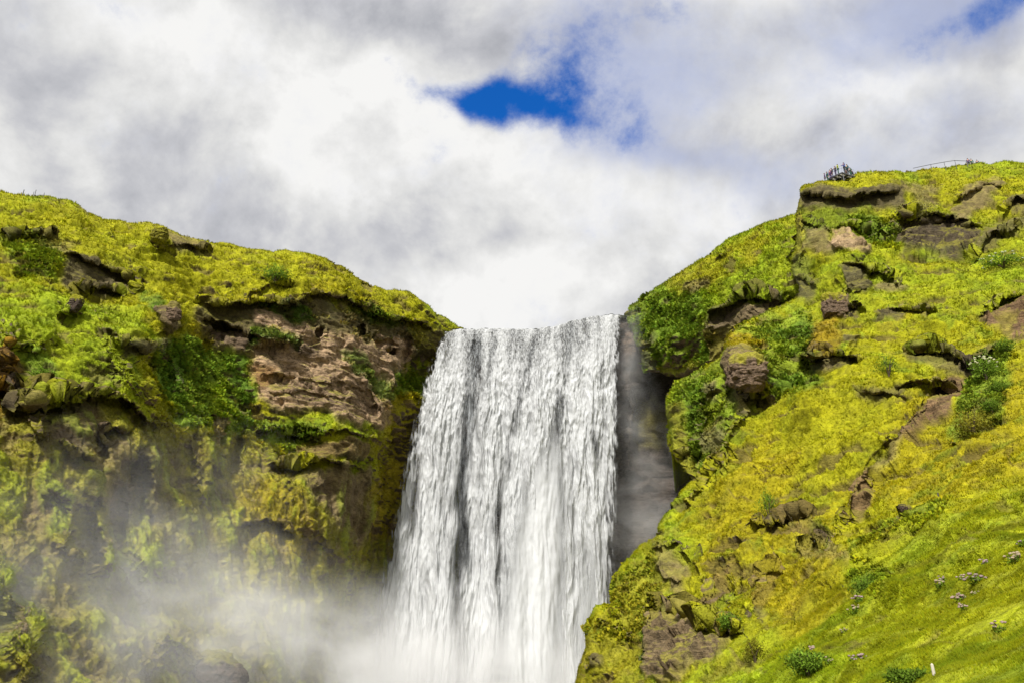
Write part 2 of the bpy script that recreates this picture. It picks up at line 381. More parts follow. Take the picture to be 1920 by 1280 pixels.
    near = .25 + .75 * sstep(np.linalg.norm(V - CAM, axis=1), 18, 70)
    rim = .35 + .65 * sstep(np.r_[s, np.zeros(len(V) - n0)], 0, 16); near = near * rim
    disp = rough[0] * near * 1.1 * fbm(Q, 9, 3, .5, off)
    hum0 = billow(Q * np.array([1, 1, 1.5]), 7.5, 2, .5, 26 + off); hum = billow(Q * np.array([1, 1, 1.3]), 2.6, 3, .55, 2 + off); hum2 = billow(Q * np.array([1, 1, 1.6]), .9, 3, .6, 6 + off)
    strata = fbm(Q * np.array([.35, .35, 2.2]), 2.2, 4, .6, 8 + off)
    fac = np.zeros(len(V)); ri = np.nonzero(rock > .15)[0]; qf = Q[ri] + .25 * fbm(Q[ri], 1.5, 2)[:, None]; fac[ri] = .85 * facets(qf * np.array([.8, .8, 1.3]), 2.6, 1 + off) + .45 * facets(qf * np.array([.75, .75, 1.6]), 1.0, 2 + off)
    crag = np.abs(fbm(Q, 3.0, 5, .6, 12 + off))
    g = 1 - rock
    disp = disp + g * rough[1] * near * (.45 * hum0 + .22 * hum + .13 * hum2) + rock * rim * (.45 * strata - .25 * crag + fac * sstep(rock, .45, .9))
    zt = Q[:, 2] / 1.5 + .9 * fbm(Q, 5, 3, .5, 61); tr_ = zt - np.floor(zt); disp = disp + g * near * .42 * mossy * (sstep(tr_, 0, .75) - 1.2 * sstep(tr_, .8, 1)) * sstep(fbm(Q, 9, 2, .5, 63), -.35, .3) * (1 - 0)   # little terraces trodden and slumped into the turf
    lowz = (sstep(tr_, .82, .97) * g * .5 * sstep(fbm(Q, 4, 3, .5, 64), -.2, .4))[:, None]; col = col * (1 - lowz) + PAL['soil'] * .6 * lowz
    sp = g * mossy * sstep(fbm(Q * np.array([.6, .6, 1.5]), 2.0, 4, .6, 81) + .35 * fbm(Q, 11, 2, .5, 83), .34, .56) * sstep(np.linalg.norm(V - CAM, axis=1), 35, 62)      # small bare scars in the turf
    disp = disp - .38 * sp; col = col * (1 - .62 * sp[:, None]) + PAL['soil'] * .55 * .62 * sp[:, None]; rock = np.maximum(rock, .5 * sp)
    if drape is not None:      # moss hanging in folds down a wet wall
        m_ = sstep(seg_dist(X, Yp, drape, True)[0] * np.where(inside(X, Yp, drape), 1, -1), -14, 30)
        fold = fbm(Q * np.array([1, 1, .22]) + fbm(Q, 6, 2)[:, None] * .8, 2.4, 4, .6, 71); disp = disp * (1 - .45 * m_) + m_ * (.7 * fold + .35 * fbm(Q * np.array([1, 1, .5]), 7, 2, .5, 75))
        br = (m_ * sstep(-fold + .5 * fbm(Q, 1.2, 3), .1, .55) * .45)[:, None]; col = col * (1 - br) + PAL['rock'] * br; rock = np.maximum(rock, .6 * br[:, 0])
        gr = (m_ * sstep(fold + .5 * fbm(Q, 5, 3, .5, 3), .22, .6) * .45)[:, None]; col = col * (1 - gr) + PAL['lime'] * gr
    V = V + nd * disp[:, None]
    n = vnormals(V, F4)
    # ground that faces down or hangs steeply holds no turf
    steep = sstep(-n[:, 2] + .3 * med, .34, .72) * rockauto * sstep(np.linalg.norm(V - CAM, axis=1), 30, 60)
    rock2 = np.maximum(rock, steep)
    rc = PAL['rock'] * (1 - sstep(med, -.1, .5)[:, None]) + PAL['dark'] * sstep(med, -.1, .5)[:, None]
    v = (steep * (1 - rock))[:, None]; col = col * (1 - v) + rc * v
    # moss caught on ledges of the bare rock
    v = (sstep(n[:, 2] + .4 * jit[0], .45, .8) * rock * .75 * mossy)[:, None]; col = col * (1 - v) + PAL['olive'] * v
    mot = (1 + .35 * (.3 + .7 * mossy) * fbm(Q, 1.3, 3, .6, 21 + off))[:, None]; col = np.clip(col * mot, .004, 1)
    o = np_mesh(name, V, F4, M_land, attrs={'col': col, 'rock': rock2})
    tag(o, kind='structure')
    SHEETS[name + str(off)] = dict(V=V, F=F4, n=n, col=col, rock=rock2, n0=n0, nb1=n0 + 3 * len(bv), X=X, Yp=Yp)
    return o

# ================================================================== left cliff
Lpoly = [(-140, 340), (-60, 350), (0, 357), (60, 365), (125, 372), (148, 382), (165, 396), (195, 408), (240, 414), (290, 415), (320, 426), (345, 438), (400, 448), (440, 458), (480, 466), (505, 467), (535, 465), (575, 470),
         (615, 480), (640, 492), (655, 502), (672, 517), (700, 530), (725, 540), (745, 543), (765, 545), (785, 560), (800, 572), (820, 584), (838, 594), (855, 606), (867, 614), (850, 630), (846, 660), (852, 760), (860, 900), (860, 1420), (-140, 1420)]
Lctrl = [(-120, 340, 88), (0, 357, 93), (130, 372, 96), (200, 408, 98), (290, 415, 100), (430, 455, 104), (535, 465, 107), (655, 500, 113), (765, 545, 120), (865, 613, 127),
         (0, 480, 81), (120, 460, 86), (200, 540, 88), (300, 480, 95), (300, 540, 92), (430, 520, 99), (560, 520, 103), (650, 570, 109), (760, 600, 118), (830, 640, 125),
         (0, 600, 72), (100, 620, 74), (200, 620, 79), (270, 650, 82), (340, 640, 91), (400, 620, 98), (450, 660, 100), (520, 680, 101.5), (640, 690, 107), (760, 720, 120), (850, 720, 129),
         (0, 760, 66), (120, 740, 69), (230, 760, 76), (320, 790, 84), (400, 780, 93), (450, 780, 98), (560, 800, 102), (680, 820, 109), (760, 850, 126), (850, 850, 130),
         (0, 900, 64), (150, 900, 69), (270, 900, 77), (400, 920, 90), (560, 940, 99), (660, 980, 109), (730, 1000, 126), (850, 1000, 130),
         (0, 1100, 59), (150, 1100, 65), (300, 1100, 77), (450, 1120, 89), (600, 1150, 101), (700, 1200, 123), (850, 1200, 130),
         (0, 1400, 50), (200, 1400, 58), (400, 1400, 73), (600, 1400, 92), (850, 1400, 125), (-140, 900, 55), (-140, 1400, 44), (-140, 600, 64)]
Lfeat = [
    ('ledge', [(360, 560), (400, 566), (470, 572), (500, 560), (560, 568), (600, 548), (650, 552), (690, 580), (730, 600), (790, 606), (830, 628)], 1.6, 22, 2.2, 34),
    ('ledge', [(370, 600), (420, 606), (470, 620), (480, 640)], .8, 10, 3.2, 18),
    ('ledge', [(150, 536), (190, 541), (225, 543)], 1.2, 10, 2.6, 12),
    ('ledge', [(125, 470), (160, 490), (210, 500), (250, 520)], 1.4, 14, 1.6, 22),
    ('ledge', [(285, 445), (312, 466), (345, 462), (400, 460)], .6, 8, 1.6, 12), ('blob', 298, 446, 18, 20, 0, 2.0),
    ('ledge', [(0, 430), (60, 438), (110, 440)], .8, 14, 1.2, 12),
    ('blob', 135, 572, 26, 24, 0, 3.2), ('blob', 60, 620, 60, 34, 10, 2.2), ('blob', 10, 640, 36, 60, 0, 4.5), ('ledge', [(-20, 712), (20, 720), (55, 716)], .6, 14, 3.0, 24),
    ('ledge', [(225, 640), (250, 650), (285, 648)], 1.2, 16, 2.2, 14), ('blob', 250, 622, 46, 34, 10, 2.0), ('blob', 320, 600, 20, 34, 10, 2.6),
    ('ridge', [(160, 560), (215, 620), (255, 700), (300, 760), (325, 800)], 26, 3.2), ('ridge', [(300, 660), (318, 720), (335, 790)], 20, -2.5),
    ('ledge', [(20, 738), (60, 748), (130, 735), (190, 738), (235, 750), (270, 790), (320, 812)], 2.0, 24, 2.8, 26),
    ('ledge', [(190, 808), (215, 800), (250, 802)], 1.0, 14, 3.2, 20), ('ridge', [(185, 812), (190, 870), (180, 960)], 10, -2.2),
    ('ridge', [(15, 760), (60, 720), (75, 790), (90, 830)], 10, 1.8), ('ridge', [(45, 740), (70, 800), (88, 828)], 9, 1.4),
    ('ridge', [(112, 810), (130, 838), (160, 846), (178, 850)], 7, 1.6), ('ridge', [(250, 800), (275, 850), (290, 900), (305, 920)], 9, 1.8), ('ridge', [(252, 860), (262, 930), (270, 990)], 16, -2.8),
    ('ridge', [(235, 910), (225, 960), (222, 1010)], 14, -2.5), ('ridge', [(160, 940), (170, 1010), (190, 1060)], 16, -2.5),
    ('ridge', [(100, 900), (135, 940), (130, 1000), (110, 1040)], 16, 2.2), ('blob', 20, 1060, 50, 90, 10, 2.5), ('ridge', [(130, 1030), (170, 1050), (195, 1090)], 10, 1.6),
    ('blob', 300, 1040, 60, 60, 0, 2.5), ('blob', 215, 1040, 30, 40, 0, 2), ('blob', 60, 1200, 50, 90, 0, 3),
    ('blob', 520, 628, 46, 18, 10, 2.2), ('ledge', [(478, 650), (520, 642), (560, 650)], .6, 10, 1.2, 12),
    ('ledge', [(480, 700), (560, 706), (640, 718), (700, 740)], .4, 10, .5, 8), ('ledge', [(500, 730), (600, 738), (660, 742)], .4, 10, .5, 8),
    ('ledge', [(560, 822), (620, 806), (690, 820), (725, 830)], .9, 12, 1.0, 16), ('ledge', [(480, 800), (540, 812), (600, 806)], .9, 14, .9, 12),
    ('ledge', [(500, 870), (560, 862), (640, 868), (690, 874)], 1.1, 14, 2.4, 26), ('ridge', [(735, 700), (722, 780), (705, 900), (700, 1000)], 20, 2.2),
    ('ridge', [(530, 880), (570, 930), (610, 1000), (650, 1050)], 26, 1.8), ('ridge', [(610, 900), (640, 960), (680, 1010)], 26, -1.8), ('ledge', [(430, 985), (480, 975), (530, 985), (560, 1010)], .9, 14, 2.2, 20),
    ('ridge', [(640, 660), (690, 720), (735, 790)], 14, 1.4), ('ridge', [(640, 640), (700, 660), (740, 690)], 12, .9),
    ('ridge', [(452, 790), (448, 860), (444, 900)], 7, -1.6), ('blob', 350, 760, 40, 90, 0, 1.5), ('blob', 390, 860, 30, 80, 0, 2.2), ('ridge', [(402, 780), (404, 830)], 9, -1.4),
    ('blob', 420, 626, 34, 16, 8, -3.2), ('blob', 602, 618, 7, 9, 0, -2.2), ('blob', 676, 620, 8, 14, 0, -2.0), ('blob', 733, 655, 9, 6, 0, -2.2), ('blob', 762, 652, 12, 22, 0, -2.6), ('blob', 715, 640, 30, 10, 5, -1.4),
    ('blob', 790, 690, 36, 40, 0, -3.0), ('ridge', [(440, 470), (520, 520), (560, 545)], 12, .7), ('ridge', [(200, 410), (240, 480), (270, 530)], 14, 1.2),
    ('blob', 520, 500, 60, 20, 0, .8), ('ledge', [(470, 548), (510, 530), (560, 536)], .8, 12, .9, 12),
    ('blob', 220, 1120, 90, 60, 30, -2), ('ridge', [(300, 1180), (380, 1230), (470, 1290)], 30, 4), ('ridge', [(240, 1190), (300, 1260)], 18, 2)]
Lareas = [
    ([(-140, 330), (300, 400), (560, 450), (870, 600), (840, 640), (640, 545), (480, 560), (360, 565), (250, 540), (-140, 500)], 'moss', 0, 20, .75),
    ([(-140, 520), (120, 560), (180, 600), (240, 700), (330, 830), (270, 790), (200, 740), (60, 730), (-140, 720)], 'lime', 0, 18, .65),
    ([(-140, 730), (50, 736), (200, 742), (330, 800), (420, 790), (480, 820), (560, 900), (700, 870), (860, 700), (860, 1420), (-140, 1420)], 'olive', .15, 16, .9),
    ([(275, 640), (330, 630), (380, 640), (470, 660), (478, 760), (470, 820), (400, 800), (335, 790), (295, 720)], 'fern', 0, 10, .85),
    ([(300, 700), (330, 640), (350, 700), (335, 760)], 'deep', 0, 10, .7), ([(440, 640), (478, 660), (475, 760), (440, 750)], 'deep', 0, 10, .65),
    ([(365, 572), (480, 572), (600, 556), (720, 604), (820, 620), (845, 640), (830, 665), (770, 668), (700, 640), (600, 622), (480, 655), (400, 640), (368, 615)], 'dark', .8, 9, .8),  # dark rock, with shade under the overhanging rim painted in
    ([(490, 575), (560, 570), (590, 600), (540, 610)], 'deep', .1, 8, .8), ([(640, 560), (740, 580), (770, 620), (690, 610)], 'deep', .2, 12, .6), ([(760, 610), (830, 630), (820, 660), (780, 650)], 'olive', .4, 8, .7),
    ([(385, 610), (470, 615), (478, 655), (400, 648)], 'rock', 1, 7, .9),
    ([(478, 590), (530, 586), (575, 610), (640, 625), (700, 640), (770, 640), (780, 670), (740, 700), (735, 790), (720, 800), (650, 792), (600, 770), (520, 760), (482, 742), (478, 680)], 'tan', 1, 7, .95),
    ([(470, 612), (520, 605), (570, 625), (560, 645), (500, 640), (466, 650)], 'fern', 0, 6, .85), ([(640, 650), (670, 655), (700, 690), (740, 730), (735, 750), (700, 725), (660, 690)], 'fern', 0, 7, .8),
    ([(560, 642), (600, 640), (600, 665), (550, 660)], 'dark', 1, 6, .7), ([(480, 680), (520, 690), (500, 730), (480, 720)], 'rust', .5, 6, .6),
    ([(560, 700), (700, 720), (720, 760), (640, 780), (560, 750)], 'rock', 1, 14, .5),
    ([(480, 780), (560, 776), (620, 800), (560, 830), (480, 820)], 'fern', 0, 8, .7), ([(560, 826), (690, 822), (720, 850), (650, 856), (570, 850)], 'soil', .9, 5, .8), ([(640, 786), (720, 800), (720, 822), (640, 806)], 'lime', 0, 6, .6),
    ([(730, 690), (800, 680), (800, 760), (745, 740)], 'deep', .1, 12, .7), ([(735, 740), (795, 740), (775, 880), (745, 1000), (700, 1010), (705, 900)], 'gold', 0, 10, .6), ([(690, 850), (730, 800), (745, 860), (700, 900)], 'moss', 0, 8, .6),
    ([(560, 876), (690, 878), (700, 960), (690, 1020), (650, 1010), (590, 930)], 'rock', .9, 10, .75), ([(480, 830), (560, 850), (560, 900), (480, 890)], 'olive', .1, 10, .6),
    ([(430, 880), (560, 900), (600, 1000), (650, 1060), (560, 1050), (440, 980)], 'gold', .05, 14, .45),
    ([(-60, 630), (20, 640), (55, 690), (50, 720), (20, 740), (0, 800), (-60, 800)], 'rust', .2, 8, .85), ([(18, 716), (52, 716), (48, 740), (22, 760)], 'dark', 1, 4, .9),
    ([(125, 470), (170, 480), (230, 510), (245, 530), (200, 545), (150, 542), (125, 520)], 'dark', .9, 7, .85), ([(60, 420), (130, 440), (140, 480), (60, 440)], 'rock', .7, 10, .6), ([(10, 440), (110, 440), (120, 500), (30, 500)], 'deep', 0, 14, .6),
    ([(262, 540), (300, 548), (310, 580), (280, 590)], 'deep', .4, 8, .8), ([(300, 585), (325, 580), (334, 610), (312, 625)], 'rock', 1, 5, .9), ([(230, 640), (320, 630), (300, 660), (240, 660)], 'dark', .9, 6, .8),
    ([(280, 420), (340, 436), (400, 460), (360, 466), (316, 450)], 'rock', .7, 6, .7), ([(320, 450), (400, 462), (390, 470), (330, 468)], 'dark', .8, 4, .7), ([(160, 560), (230, 560), (290, 640), (240, 620)], 'lime', 0, 12, .6),
    ([(150, 385), (170, 396), (165, 404)], 'rock', 1, 3, .6), ([(40, 655), (90, 650), (120, 690), (60, 720)], 'fern', 0, 8, .7),
    ([(55, 745), (180, 745), (200, 800), (150, 850), (90, 800)], 'dark', .6, 10, .8), ([(170, 830), (240, 820), (260, 900), (240, 980), (170, 940)], 'rock', .55, 12, .55), ([(60, 900), (120, 900), (100, 1060), (40, 1000)], 'rock', .4, 18, .5),
    ([(255, 840), (300, 850), (320, 960), (270, 990)], 'dark', .6, 10, .6), ([(150, 1010), (200, 1000), (210, 1060), (170, 1050)], 'dark', .8, 10, .7), ([(215, 900), (250, 900), (250, 1010), (215, 1010)], 'dark', .7, 8, .7),  # dark patches put the shade of the gullies into the colour
    ([(100, 900), (140, 930), (135, 1000), (100, 1010)], 'lime', 0, 8, .6), ([(-40, 1010), (60, 1040), (100, 1100), (80, 1250), (-40, 1200)], 'lime', 0, 16, .5), ([(195, 1020), (250, 1010), (330, 1050), (330, 1100), (210, 1080)], 'lime', 0, 12, .6),
    ([(385, 730), (420, 700), (430, 820), (395, 830)], 'lime', 0, 8, .6), ([(395, 785), (420, 785), (418, 830), (400, 835)], 'rock', .8, 3, .8)]
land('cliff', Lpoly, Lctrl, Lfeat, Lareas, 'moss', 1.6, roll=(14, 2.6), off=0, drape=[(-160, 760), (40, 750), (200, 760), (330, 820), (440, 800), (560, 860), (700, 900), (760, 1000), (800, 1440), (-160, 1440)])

# ================================================================== cliff behind and beside the fall
Bpoly = [(640, 626), (800, 626), (865, 622), (920, 622), (1000, 623), (1040, 618), (1075, 606), (1110, 599), (1172, 597), (1185, 590), (1250, 600), (1500, 640), (1500, 1420), (640, 1420)]
Bctrl = [(640, 620, 140), (865, 620, 127), (1000, 621, 127), (1172, 596, 126), (1300, 620, 130), (1500, 640, 132),
         (640, 800, 144), (800, 800, 134), (1000, 800, 133), (1172, 800, 131), (1300, 800, 132), (1500, 800, 132), (1230, 720, 131),
         (640, 1400, 140), (900, 1400, 136), (1172, 1400, 132), (1300, 1400, 128), (1500, 1400, 120)]
land('cliff', Bpoly, Bctrl, [('ledge', [(1180, 706), (1250, 710), (1300, 705)], .5, 20, 2, 40), ('ridge', [(1190, 600), (1184, 700), (1180, 900)], 14, 2.5)],
     [([(600, 560), (1560, 560), (1560, 1420), (600, 1420)], 'wet', 1, 4, 1.), ([(1180, 600), (1210, 600), (1205, 700), (1185, 700)], 'rock', .9, 8, .8), ([(1190, 760), (1290, 760), (1290, 830), (1200, 820)], 'olive', .5, 20, .5)],
     'olive', 4.0, roll=(4, .4), off=31, back=(.5, 2, 6, 14, 26), mossy=0)

# ================================================================== green shoulder right of the fall
Rpoly = [(1174, 580), (1186, 570), (1200, 560), (1225, 541), (1255, 521), (1290, 500), (1315, 482), (1340, 465), (1370, 446), (1400, 428), (1440, 411), (1490, 400), (1580, 392), (1580, 700), (1420, 740), (1350, 705), (1335, 690), (1300, 703), (1265, 708), (1235, 702), (1205, 700), (1196, 660), (1186, 628), (1176, 604)]
Rctrl = [(1174, 580, 124), (1225, 541, 121), (1290, 500, 118), (1340, 465, 115), (1400, 428, 112), (1490, 400, 109), (1580, 392, 108),
         (1180, 620, 123), (1250, 600, 117), (1320, 560, 111), (1400, 520, 104), (1480, 480, 100), (1580, 480, 98),
         (1200, 690, 121), (1260, 690, 117), (1320, 600, 107.5), (1400, 570, 101), (1480, 550, 97), (1330, 680, 110.5), (1400, 650, 107), (1580, 700, 100), (1420, 740, 106)]
Rfeat = [('ledge', [(1316, 592), (1345, 580), (1380, 560), (1420, 548), (1460, 556), (1490, 552)], 1.6, 22, 3.2, 26), ('ridge', [(1328, 600), (1328, 650), (1330, 690)], 14, 1.5), ('ridge', [(1355, 470), (1348, 520), (1336, 560)], 9, -1.2),
         ('blob', 1250, 640, 60, 50, 0, 2.2), ('blob', 1300, 560, 40, 40, 0, .8), ('ledge', [(1195, 655), (1215, 640), (1240, 660)], .8, 12, 1.2, 14), ('ridge', [(1370, 520), (1420, 480), (1480, 440)], 14, .8),
         ('ledge', [(1280, 530), (1300, 522), (1330, 530)], .5, 8, .8, 8)]
Rareas = [([(1150, 560), (1300, 500), (1340, 580), (1330, 720), (1180, 720)], 'fern', 0, 16, .6), ([(1200, 590), (1300, 540), (1325, 600), (1310, 690), (1230, 660)], 'deep', 0, 22, .3),
          ([(1300, 490), (1500, 390), (1500, 560), (1420, 545), (1320, 590)], 'lime', 0, 14, .6), ([(1240, 530), (1400, 430), (1500, 400), (1420, 460), (1330, 540)], 'gold', 0, 18, .5),
          ([(1322, 592), (1380, 566), (1450, 556), (1470, 575), (1400, 620), (1395, 700), (1330, 700)], 'rock', .75, 7, .9), ([(1325, 620), (1385, 610), (1380, 680), (1330, 690)], 'olive', .2, 8, .7),
          ([(1196, 640), (1225, 620), (1225, 690), (1200, 690)], 'dark', .8, 6, .7), ([(1225, 680), (1320, 680), (1320, 715), (1225, 715)], 'olive', .1, 6, .7), ([(1325, 575), (1380, 560), (1380, 590), (1325, 610)], 'dark', .9, 4, .6),  # dark strip under the grassy ledge is its shadow, painted on
          ([(1280, 526), (1330, 520), (1330, 540), (1290, 545)], 'rock', .8, 5, .6)]
land('hillside', Rpoly, Rctrl, Rfeat, Rareas, 'lime', 1.7, roll=(12, 2.4), off=61)

# ================================================================== near right hillside with its crag
Hpoly = [(1503, 345), (1530, 339), (1560, 336), (1600, 329), (1640, 322), (1700, 317), (1760, 310), (1810, 304), (1860, 302), (1920, 303), (2000, 300), (2100, 300), (2100, 1420), (1030, 1420), (1068, 1285), (1084, 1235), (1096, 1210), (1092, 1185),
         (1098, 1160), (1114, 1135), (1130, 1128), (1146, 1132), (1150, 1088), (1166, 1060), (1195, 1030), (1228, 1006), (1234, 978), (1258, 940), (1286, 900), (1284, 890), (1264, 866), (1252, 832), (1253, 795), (1248, 764), (1254, 730), (1272, 708), (1310, 692), (1345, 672),
         (1358, 655), (1356, 640), (1368, 615), (1400, 596), (1440, 577), (1490, 556), (1496, 540), (1484, 515), (1478, 488), (1488, 450), (1491, 402), (1499, 372), (1500, 350)]
Hctrl = [(1503, 345, 98), (1600, 329, 98), (1700, 317, 100), (1810, 304, 102), (1920, 303, 102), (2100, 300, 100),
         (1491, 402, 97), (1560, 390, 94.5), (1650, 400, 93), (1700, 380, 94), (1800, 360, 96), (1860, 400, 92), (1920, 400, 90), (2100, 400, 84),
         (1482, 490, 96), (1530, 470, 92), (1600, 470, 89), (1700, 470, 88.5), (1800, 460, 88), (1900, 460, 84), (2100, 500, 74),
         (1496, 545, 91), (1550, 540, 86), (1650, 540, 83), (1750, 540, 81), (1850, 540, 79), (1920, 540, 77),
         (1370, 615, 87), (1450, 610, 84), (1550, 620, 80), (1650, 620, 77), (1750, 620, 74), (1850, 620, 71), (1920, 620, 70), (2100, 640, 62),
         (1260, 720, 88), (1330, 720, 85), (1400, 700, 80), (1450, 740, 77), (1550, 740, 73), (1650, 740, 69), (1750, 740, 65), (1850, 740, 61), (1920, 740, 58),
         (1252, 830, 87), (1310, 820, 82), (1380, 840, 75), (1480, 860, 69), (1580, 860, 64), (1700, 860, 58), (1820, 860, 52), (1920, 860, 47), (2100, 860, 40),
         (1284, 892, 80), (1258, 945, 76), (1350, 930, 70), (1450, 960, 63), (1560, 980, 57), (1700, 980, 48), (1820, 980, 41), (1920, 980, 36),
         (1190, 1035, 74), (1260, 1060, 67), (1350, 1060, 61), (1450, 1080, 55), (1560, 1090, 47), (1700, 1090, 38), (1850, 1090, 31), (1950, 1090, 27), (2100, 1090, 22),
         (1100, 1180, 70), (1200, 1180, 62), (1300, 1180, 55), (1400, 1190, 48), (1550, 1200, 38), (1700, 1200, 30), (1900, 1200, 22.5),
         (1060, 1300, 66), (1200, 1290, 56), (1300, 1280, 48), (1450, 1280, 38), (1600, 1280, 28), (1750, 1280, 22), (1920, 1280, 17),
         (1030, 1420, 62), (1300, 1420, 42), (1500, 1420, 28), (1700, 1420, 19), (1900, 1420, 13), (2100, 1420, 9), (2100, 1280, 13)]
Hfeat = [
    ('ledge', [(1496, 368), (1540, 366), (1590, 368), (1640, 366), (1690, 352)], 1.8, 16, 1.6, 26), ('ridge', [(1502, 350), (1500, 420), (1492, 500)], 12, 1.4),
    ('ledge', [(1500, 400), (1560, 430), (1600, 420), (1640, 440)], .6, 14, .8, 14), ('blob', 1590, 456, 50, 20, 25, 1.2),
    ('ledge', [(1690, 418), (1720, 396), (1760, 398), (1800, 412), (1840, 430)], 1.4, 16, 2.4, 26), ('blob', 1755, 440, 62, 32, 0, -2.2), ('ridge', [(1660, 430), (1690, 400), (1730, 390)], 12, 1.6),
    ('ledge', [(1790, 372), (1840, 350), (1880, 350)], .8, 12, 1.4, 14), ('ledge', [(1820, 470), (1860, 440), (1920, 412)], 1.0, 10, 1.6, 14), ('ledge', [(1880, 392), (1910, 372), (1950, 368)], 1., 10, 1.8, 14),
    ('ledge', [(1570, 500), (1600, 490), (1650, 500), (1690, 530)], 1.2, 16, 1.6, 16), ('blob', 1600, 520, 46, 26, 20, 1.5), ('ledge', [(1480, 528), (1500, 520), (1530, 535)], .8, 10, 1.4, 12),
    ('blob', 1565, 575, 26, 26, 0, 1.0), ('blob', 1602, 578, 14, 16, 0, -2.4), ('ledge', [(1640, 588), (1680, 582), (1720, 574), (1760, 572)], .8, 10, 1.8, 10),
    ('ledge', [(1825, 596), (1860, 572), (1900, 556), (1960, 545)], 1.0, 10, 2.2, 20), ('blob', 1900, 600, 60, 36, 0, -1.4),
    ('ridge', [(1535, 600), (1525, 640), (1518, 672)], 14, 2.2), ('blob', 1560, 640, 50, 44, 0, 2.0), ('ledge', [(1515, 664), (1560, 660), (1620, 668)], .8, 14, 1.8, 16),
    ('ledge', [(1690, 655), (1740, 645), (1780, 665), (1820, 680), (1870, 645)], 1.2, 18, 2.0, 12), ('blob', 1800, 640, 60, 30, 10, 1.2),
    ('ledge', [(1600, 730), (1640, 738), (1700, 735)], .7, 10, 1.3, 10), ('ledge', [(1680, 722), (1730, 716), (1780, 722)], .9, 14, 1.2, 10), ('blob', 1740, 705, 44, 20, -10, 1.2),
    ('ridge', [(1790, 700), (1750, 750), (1710, 800), (1660, 840), (1620, 900), (1600, 960), (1560, 1010)], 16, -1.6), ('ridge', [(1820, 700), (1800, 760), (1770, 830)], 14, .6),
    ('blob', 1395, 680, 48, 62, -25, 3.2), ('blob', 1410, 722, 14, 10, 0, -3.4), ('ledge', [(1370, 722), (1400, 735), (1425, 728)], .4, 8, 2.2, 12), ('ridge', [(1360, 690), (1385, 720), (1405, 735)], 4, -1.2),
    ('ridge', [(1320, 700), (1310, 760), (1300, 840), (1295, 880)], 13, 1.5), ('ridge', [(1340, 720), (1335, 790), (1318, 860)], 8, -1.6), ('ledge', [(1256, 860), (1280, 850), (1320, 842)], .8, 14, 1, 12), ('blob', 1350, 760, 30, 30, 0, 1.2),
    ('ridge', [(1400, 745), (1370, 790), (1340, 850), (1300, 900), (1270, 950)], 12, 1.8),
    ('ledge', [(1215, 1030), (1240, 1015), (1270, 1020), (1290, 1050), (1330, 1100)], 1.0, 12, 1.8, 22), ('ridge', [(1238, 1012), (1236, 1060), (1262, 1090)], 12, 1.8), ('ridge', [(1390, 1010), (1360, 1050), (1330, 1095)], 12, -1.7), ('ridge', [(1405, 1000), (1370, 1060), (1345, 1110)], 9, 1.0),
    ('ledge', [(1205, 1120), (1250, 1130), (1290, 1150), (1350, 1175), (1390, 1170)], 1.6, 22, 2.4, 34), ('ridge', [(1212, 1110), (1200, 1180), (1196, 1240)], 12, 2.0), ('blob', 1290, 1150, 90, 50, 10, 1.6),
    ('ridge', [(1445, 1050), (1432, 1100), (1415, 1150)], 10, -1.6), ('ridge', [(1425, 1040), (1410, 1100), (1395, 1140)], 14, .9), ('ledge', [(1400, 965), (1440, 985), (1470, 960), (1520, 950)], .9, 14, 1.3, 14),
    ('ledge', [(1490, 1015), (1540, 1012), (1590, 1040)], .9, 14, .9, 16), ('blob', 1540, 1050, 60, 40, 15, 1.2), ('ridge', [(1490, 930), (1510, 960), (1530, 990)], 10, -.8),
    ('blob', 1690, 950, 10, 10, 0, .8), ('ridge', [(1560, 1020), (1620, 1010), (1700, 960), (1780, 930)], 14, -.7), ('ridge', [(1560, 1120), (1680, 1080), (1780, 1030), (1900, 960)], 16, .5),
    ('ledge', [(1098, 1165), (1130, 1175), (1180, 1190)], .7, 14, .8, 12), ('blob', 1125, 1240, 30, 30, 0, .9), ('blob', 1115, 1238, 12, 9, 0, -1.4), ('ridge', [(1150, 1090), (1160, 1150), (1175, 1240)], 12, .8),
    ('ridge', [(1400, 880), (1480, 850), (1560, 800)], 18, .9), ('ridge', [(1450, 930), (1520, 890), (1600, 840)], 18, -.5)]
